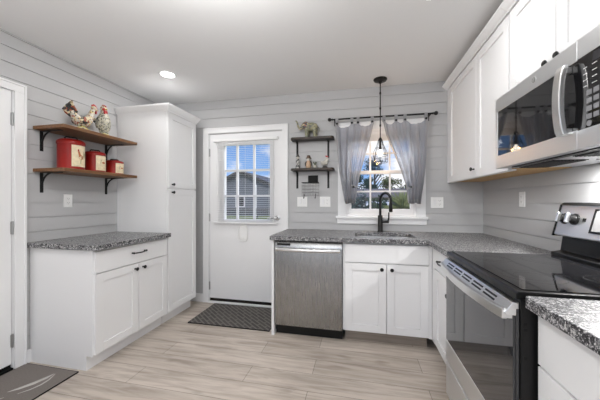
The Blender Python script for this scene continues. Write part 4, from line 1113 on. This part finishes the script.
swirl([(-2.20, 1.30), (-2.165, 1.345), (-2.135, 1.40), (-2.115, 1.46), (-2.11, 1.51)], [.003, .014, .018, .015, .003])
swirl([(-2.10, 1.51), (-2.075, 1.45), (-2.07, 1.40), (-2.085, 1.35), (-2.12, 1.30)], [.003, .007, .008, .007, .003])
swirl([(-2.16, 1.26), (-2.20, 1.20), (-2.26, 1.16), (-2.33, 1.15)], [.003, .010, .012, .003])
m.build('swirl_motif', 'motif', d_)

# ================================================================== outdoors
GZ = -0.42
lawn = mat('lawn', (0.20, 0.24, 0.07), 0.95, var=0.35, vscale=3)
struct('ground', MB().box(-60, 60, D + 0.5, 90, GZ - 0.2, GZ), lawn)
siding = mat('grey_siding', (0.15, 0.165, 0.19), 0.7); roofm = mat('grey_shingles', (0.13, 0.13, 0.135), 0.9, var=0.25, vscale=4); fascia = mat('dark_fascia', (0.06, 0.06, 0.06), 0.7)
leafm = [mat('dark_foliage', (0.035, 0.060, 0.028), 0.8, var=0.5, vscale=3), mat('olive_foliage', (0.10, 0.12, 0.045), 0.8, var=0.5, vscale=3), mat('blue_green_foliage', (0.045, 0.075, 0.07), 0.8, var=0.4, vscale=3)]
bark = mat('bark', (0.10, 0.08, 0.06), 0.9); asphalt = mat('asphalt', (0.11, 0.11, 0.115), 0.95)
# gabled house seen through the back door
gh = thing('house', 'grey sided gabled house seen through the back door glass', 'house', (-12.5, 31, GZ))
gy0, gy1 = 28.0, 40.0; ex0, ex1, ez, ax, az = -17.3, -7.6, 2.3, -12.9, 4.45
m = MB(); m.prism([(ex0, GZ), (ex1, GZ), (ex1, ez), (ax, az - .02), (ex0, ez)], gy0, gy1, 'o')
# lap siding ribs on the gable wall
for i in range(22):
    z = GZ + 0.1 + i * 0.2
    h_ = (ex1 - ex0) / 2 if z < ez else (ex1 - ex0) / 2 * max(0.03, (az - z) / (az - ez))
    cxm = (ex0 + ex1) / 2 if z < ez else ax
    m.box(cxm - h_, cxm + h_, gy0 - 0.03, gy0, z, z + 0.14)
m.build('walls', siding, gh)
m = MB()
for x0, x1 in ((ex0 - .4, ax), (ex1 + .4, ax)):
    zz = ez - .4 * (az - ez) / (ax - ex0)
    m.prism([(x0, zz), (x1, az), (x1, az + .16), (x0, zz + .16)], gy0 - .35, gy1 + .3, 'o')
m.build('roof', roofm, gh)
m = MB()
for x0, x1 in ((ex0 - .42, ax), (ex1 + .42, ax)):
    zz = ez - .42 * (az - ez) / (ax - ex0)
    m.prism([(x0, zz - .16), (x1, az - .16), (x1, az + .18), (x0, zz + .18)], gy0 - .42, gy0 - .35, 'o')
m.build('fascia', fascia, gh)
m = MB(); m.box(-11.25, -10.95, gy0 - .12, gy0 - .03, GZ, 3.0); m.build('downspout', 'trim', gh)
for x in (-15.2, -12.9):
    m = MB(); m.box(x - .55, x + .55, gy0 - .08, gy0 - .03, .55, 1.75); fw = m.build('window', 'trim', gh)
    m = MB(); m.box(x - .45, x + .45, gy0 - .10, gy0 - .08, .65, 1.65); m.build('pane', 'screen', fw)
# low dark picket fence in front of it
fn = thing('fence', 'low dark board fence on the lawn before the grey house', 'fence', (-12, 24, GZ))
m = MB()
for i in range(60): m.box(-17 + i * .19, -17 + i * .19 + .15, 24, 24.03, GZ + .35, GZ + .95)
m.build('boards', fascia, fn)
for i in range(7):
    m = MB(); m.box(-17 + i * 1.9, -16.9 + i * 1.9, 24.03, 24.13, GZ, GZ + 1.0); m.build('post', fascia, fn)
hw_ = leafm
def leaf_blob(mb, c, r, n, size, rnd):
    for _ in range(n):
        d = Vector((rnd.gauss(0, 1), rnd.gauss(0, 1), rnd.gauss(0, 1))).normalized()
        q = rnd.random() ** 0.4
        p = Vector(c) + Vector((d.x * r[0], d.y * r[1], d.z * r[2])) * q
        a = Vector((rnd.gauss(0, 1), rnd.gauss(0, 1), rnd.gauss(0, 1))).normalized(); b2 = a.orthogonal().normalized(); s = size * (.6 + .8 * rnd.random())
        c2 = a.cross(b2)
        mb.bm.faces.new([mb.v(*(p + a * s)), mb.v(*(p + b2 * s * .55)), mb.v(*(p - a * s * .9)), mb.v(*(p - b2 * s * .55 + c2 * s * .2))])
def tree(x, y, h, cr, label, mt, seed, group='trees beyond the kitchen window', nblob=9, n=130, size=.16, low=.35):
    rnd = random.Random(seed); t = thing('tree', label, 'tree', (x, y, GZ), group)
    m = MB(); m.tube([(x, y, GZ), (x + .05, y, GZ + h * .3), (x - .04, y, GZ + h * .6), (x, y, GZ + h * .85)], [h * .035, h * .028, h * .02, h * .008], 10)
    for i in range(5):
        a = rnd.random() * 6.28; m.tube([(x, y, GZ + h * (.35 + .08 * i)), (x + cr * .6 * math.cos(a), y + cr * .6 * math.sin(a), GZ + h * (.55 + .08 * i))], [h * .014, h * .005], 6)
    m.build('trunk', bark, t)
    m = MB()
    for i in range(nblob):
        a = rnd.random() * 6.28; rr = cr * rnd.random() * .75
        leaf_blob(m, (x + rr * math.cos(a), y + rr * math.sin(a) * .8, GZ + h * (low + (1 - low) * rnd.random() * .9)), (cr * .42, cr * .42, h * .11), n, size, rnd)
    m.build('crown', mt, t)
tree(-0.75, 42, 6.2, 2.6, 'dark bare-topped tree seen at the left of the window', leafm[0], 1, low=.45)
tree(2.8, 54, 9.6, 2.4, 'tallest tree, its round crown below the clouds in the window', leafm[2], 2, low=.72, nblob=8)
tree(4.5, 44, 5.4, 2.5, 'broad olive tree seen in the lower window panes', leafm[1], 3, low=.42)
tree(2.0, 48, 5.6, 1.4, 'small dark tree left of the broad olive tree', leafm[0], 4, low=.5)
tree(8.2, 42, 4.9, 2.0, 'dark tree at the right side of the window view', leafm[0], 5, low=.4)
# long low grey building across the street
lb = thing('building', 'long low grey-roofed building across the street beyond the window', 'building', (2.5, 33, GZ))
m = MB(); m.box(-5, 10, 32, 38, GZ, 1.7); m.build('walls', mat('taupe_siding', (0.20, 0.185, 0.175), 0.8), lb)
m = MB(); m.prism([(31.4, 1.55), (31.4, 1.68), (35, 2.75), (38.6, 1.68), (38.6, 1.55)], -5.5, 10.5, 'a'); m.build('roof', mat('brown_grey_shingles', (0.17, 0.155, 0.15), 0.9, var=0.2, vscale=3), lb)
for x in (-3, 0, 3, 6):
    m = MB(); m.box(x - .5, x + .5, 31.93, 32, .3, 1.3); fw = m.build('window', 'trim', lb)
    m = MB(); m.box(x - .42, x + .42, 31.9, 31.93, .38, 1.22); m.build('pane', 'screen', fw)
# parked car, rear towards the window
def car(x, y, paint, label):
    t = thing('car', label, 'car', (x, y, GZ), 'cars parked outside the window')
    hw2 = 0.88
    sec = [(-2.1, .35, .92), (-2.05, .30, 1.05), (-1.2, .28, 1.08), (1.0, .28, 1.02), (1.95, .30, .92), (2.1, .38, .80)]
    m = MB(); prof = [(p[0], p[1]) for p in sec] + [(p[0], p[2]) for p in sec[::-1]]
    m.prism([(y + a, GZ + z) for a, z in prof], x - hw2, x + hw2, 'a')
    body = m.build('body', paint, t, bevel=0.06)
    m = MB(); A = [(-2.0, 1.04), (-1.75, 1.58), (-.3, 1.62), (.5, 1.5), (1.15, 1.02)]
    m.prism([(y + a, GZ + z) for a, z in A], x - hw2 + .12, x + hw2 - .12, 'a'); m.build('cabin', paint, t, bevel=0.05)
    m = MB(); m.hexa([(x - .62, y - 1.99, GZ + 1.12), (x + .62, y - 1.99, GZ + 1.12), (x + .62, y - 1.97, GZ + 1.12), (x - .62, y - 1.97, GZ + 1.12)], [(x - .55, y - 1.80, GZ + 1.5), (x + .55, y - 1.80, GZ + 1.5), (x + .55, y - 1.77, GZ + 1.5), (x - .55, y - 1.77, GZ + 1.5)]); m.build('rear_window', 'screen', t)
    for s in (-1, 1):
        m = MB(); m.box(x + s * .74 - .12, x + s * .74 + .12, y - 2.13, y - 2.05, GZ + .74, GZ + 1.0); m.build('tail_light', mat('tail_lamp_red', (.6, .02, .02), .3), t, bevel=0.01)
        for dy_ in (-1.3, 1.3):
            m = MB(); m.lathe([(.30, -.1), (.32, -.08), (.32, .08), (.30, .1)], (x + s * .80, y + dy_, GZ + .32), 20, 'a'); m.build('wheel', 'rubber', t)
    m = MB(); m.box(x - .25, x + .25, y - 2.115, y - 2.09, GZ + .55, GZ + .66); m.build('number_plate', 'whiteplastic', t)
car(1.15, 20.0, mat('silver_paint', (.70, .71, .73), .25, .3), 'silver car with red tail lights parked beyond the window')
# shrubs and a spiky yucca close to the house
def shrub(x, y, r, h, mt, label, seed):
    rnd = random.Random(seed); t = thing('shrub', label, 'shrub', (x, y, GZ), 'shrubs outside the kitchen window')
    m = MB()
    for i in range(6): m.tube([(x, y, GZ), (x + r * .6 * math.cos(i), y + r * .6 * math.sin(i), GZ + h * .7)], [.02, .008], 6)
    m.build('stems', bark, t)
    m = MB()
    for i in range(7): leaf_blob(m, (x + rnd.uniform(-.5, .5) * r, y + rnd.uniform(-.4, .4) * r, GZ + h * rnd.uniform(.35, .75)), (r * .55, r * .5, h * .3), 280, .05, rnd)
    m.build('foliage', mt, t)
shrub(-.10, 7.2, .70, 1.88, leafm[2], 'grey-blue shrub outside the left of the window', 11)
shrub(.45, 6.3, .50, 1.82, leafm[0], 'low dark shrub outside, under the left window panes', 12)
shrub(1.30, 7.0, .55, 1.82, leafm[0], 'low dark shrub outside, under the yucca leaves', 13)
def yucca(x, y, z, label):
    rnd = random.Random(5); t = thing('yucca', label, 'plant', (x, y, GZ))
    m = MB(); m.tube([(x, y, GZ), (x + .03, y, GZ + .5), (x, y, z)], [.09, .08, .07], 10); m.build('stem', bark, t)
    m = MB()
    for i in range(85):
        a = rnd.random() * 6.28; e = rnd.uniform(-.35, 1.4); Ln = rnd.uniform(.32, .52)
        d = Vector((math.cos(a) * math.cos(e), math.sin(a) * math.cos(e), math.sin(e))); sd = Vector((-math.sin(a), math.cos(a), 0)) * .018
        p = Vector((x, y, z)); q = p + d * Ln * .5 + Vector((0, 0, .02)); e2 = p + d * Ln - Vector((0, 0, .05))
        m.bm.faces.new([m.v(*(p + sd * .6)), m.v(*(q + sd)), m.v(*e2), m.v(*(q - sd)), m.v(*(p - sd * .6))])
    m.build('leaves', mat('yucca_green', (.22, .25, .12), .6, var=.4, vscale=6), t)
yucca(.80, 5.5, 1.08, 'spiky pale green yucca outside the right of the window')
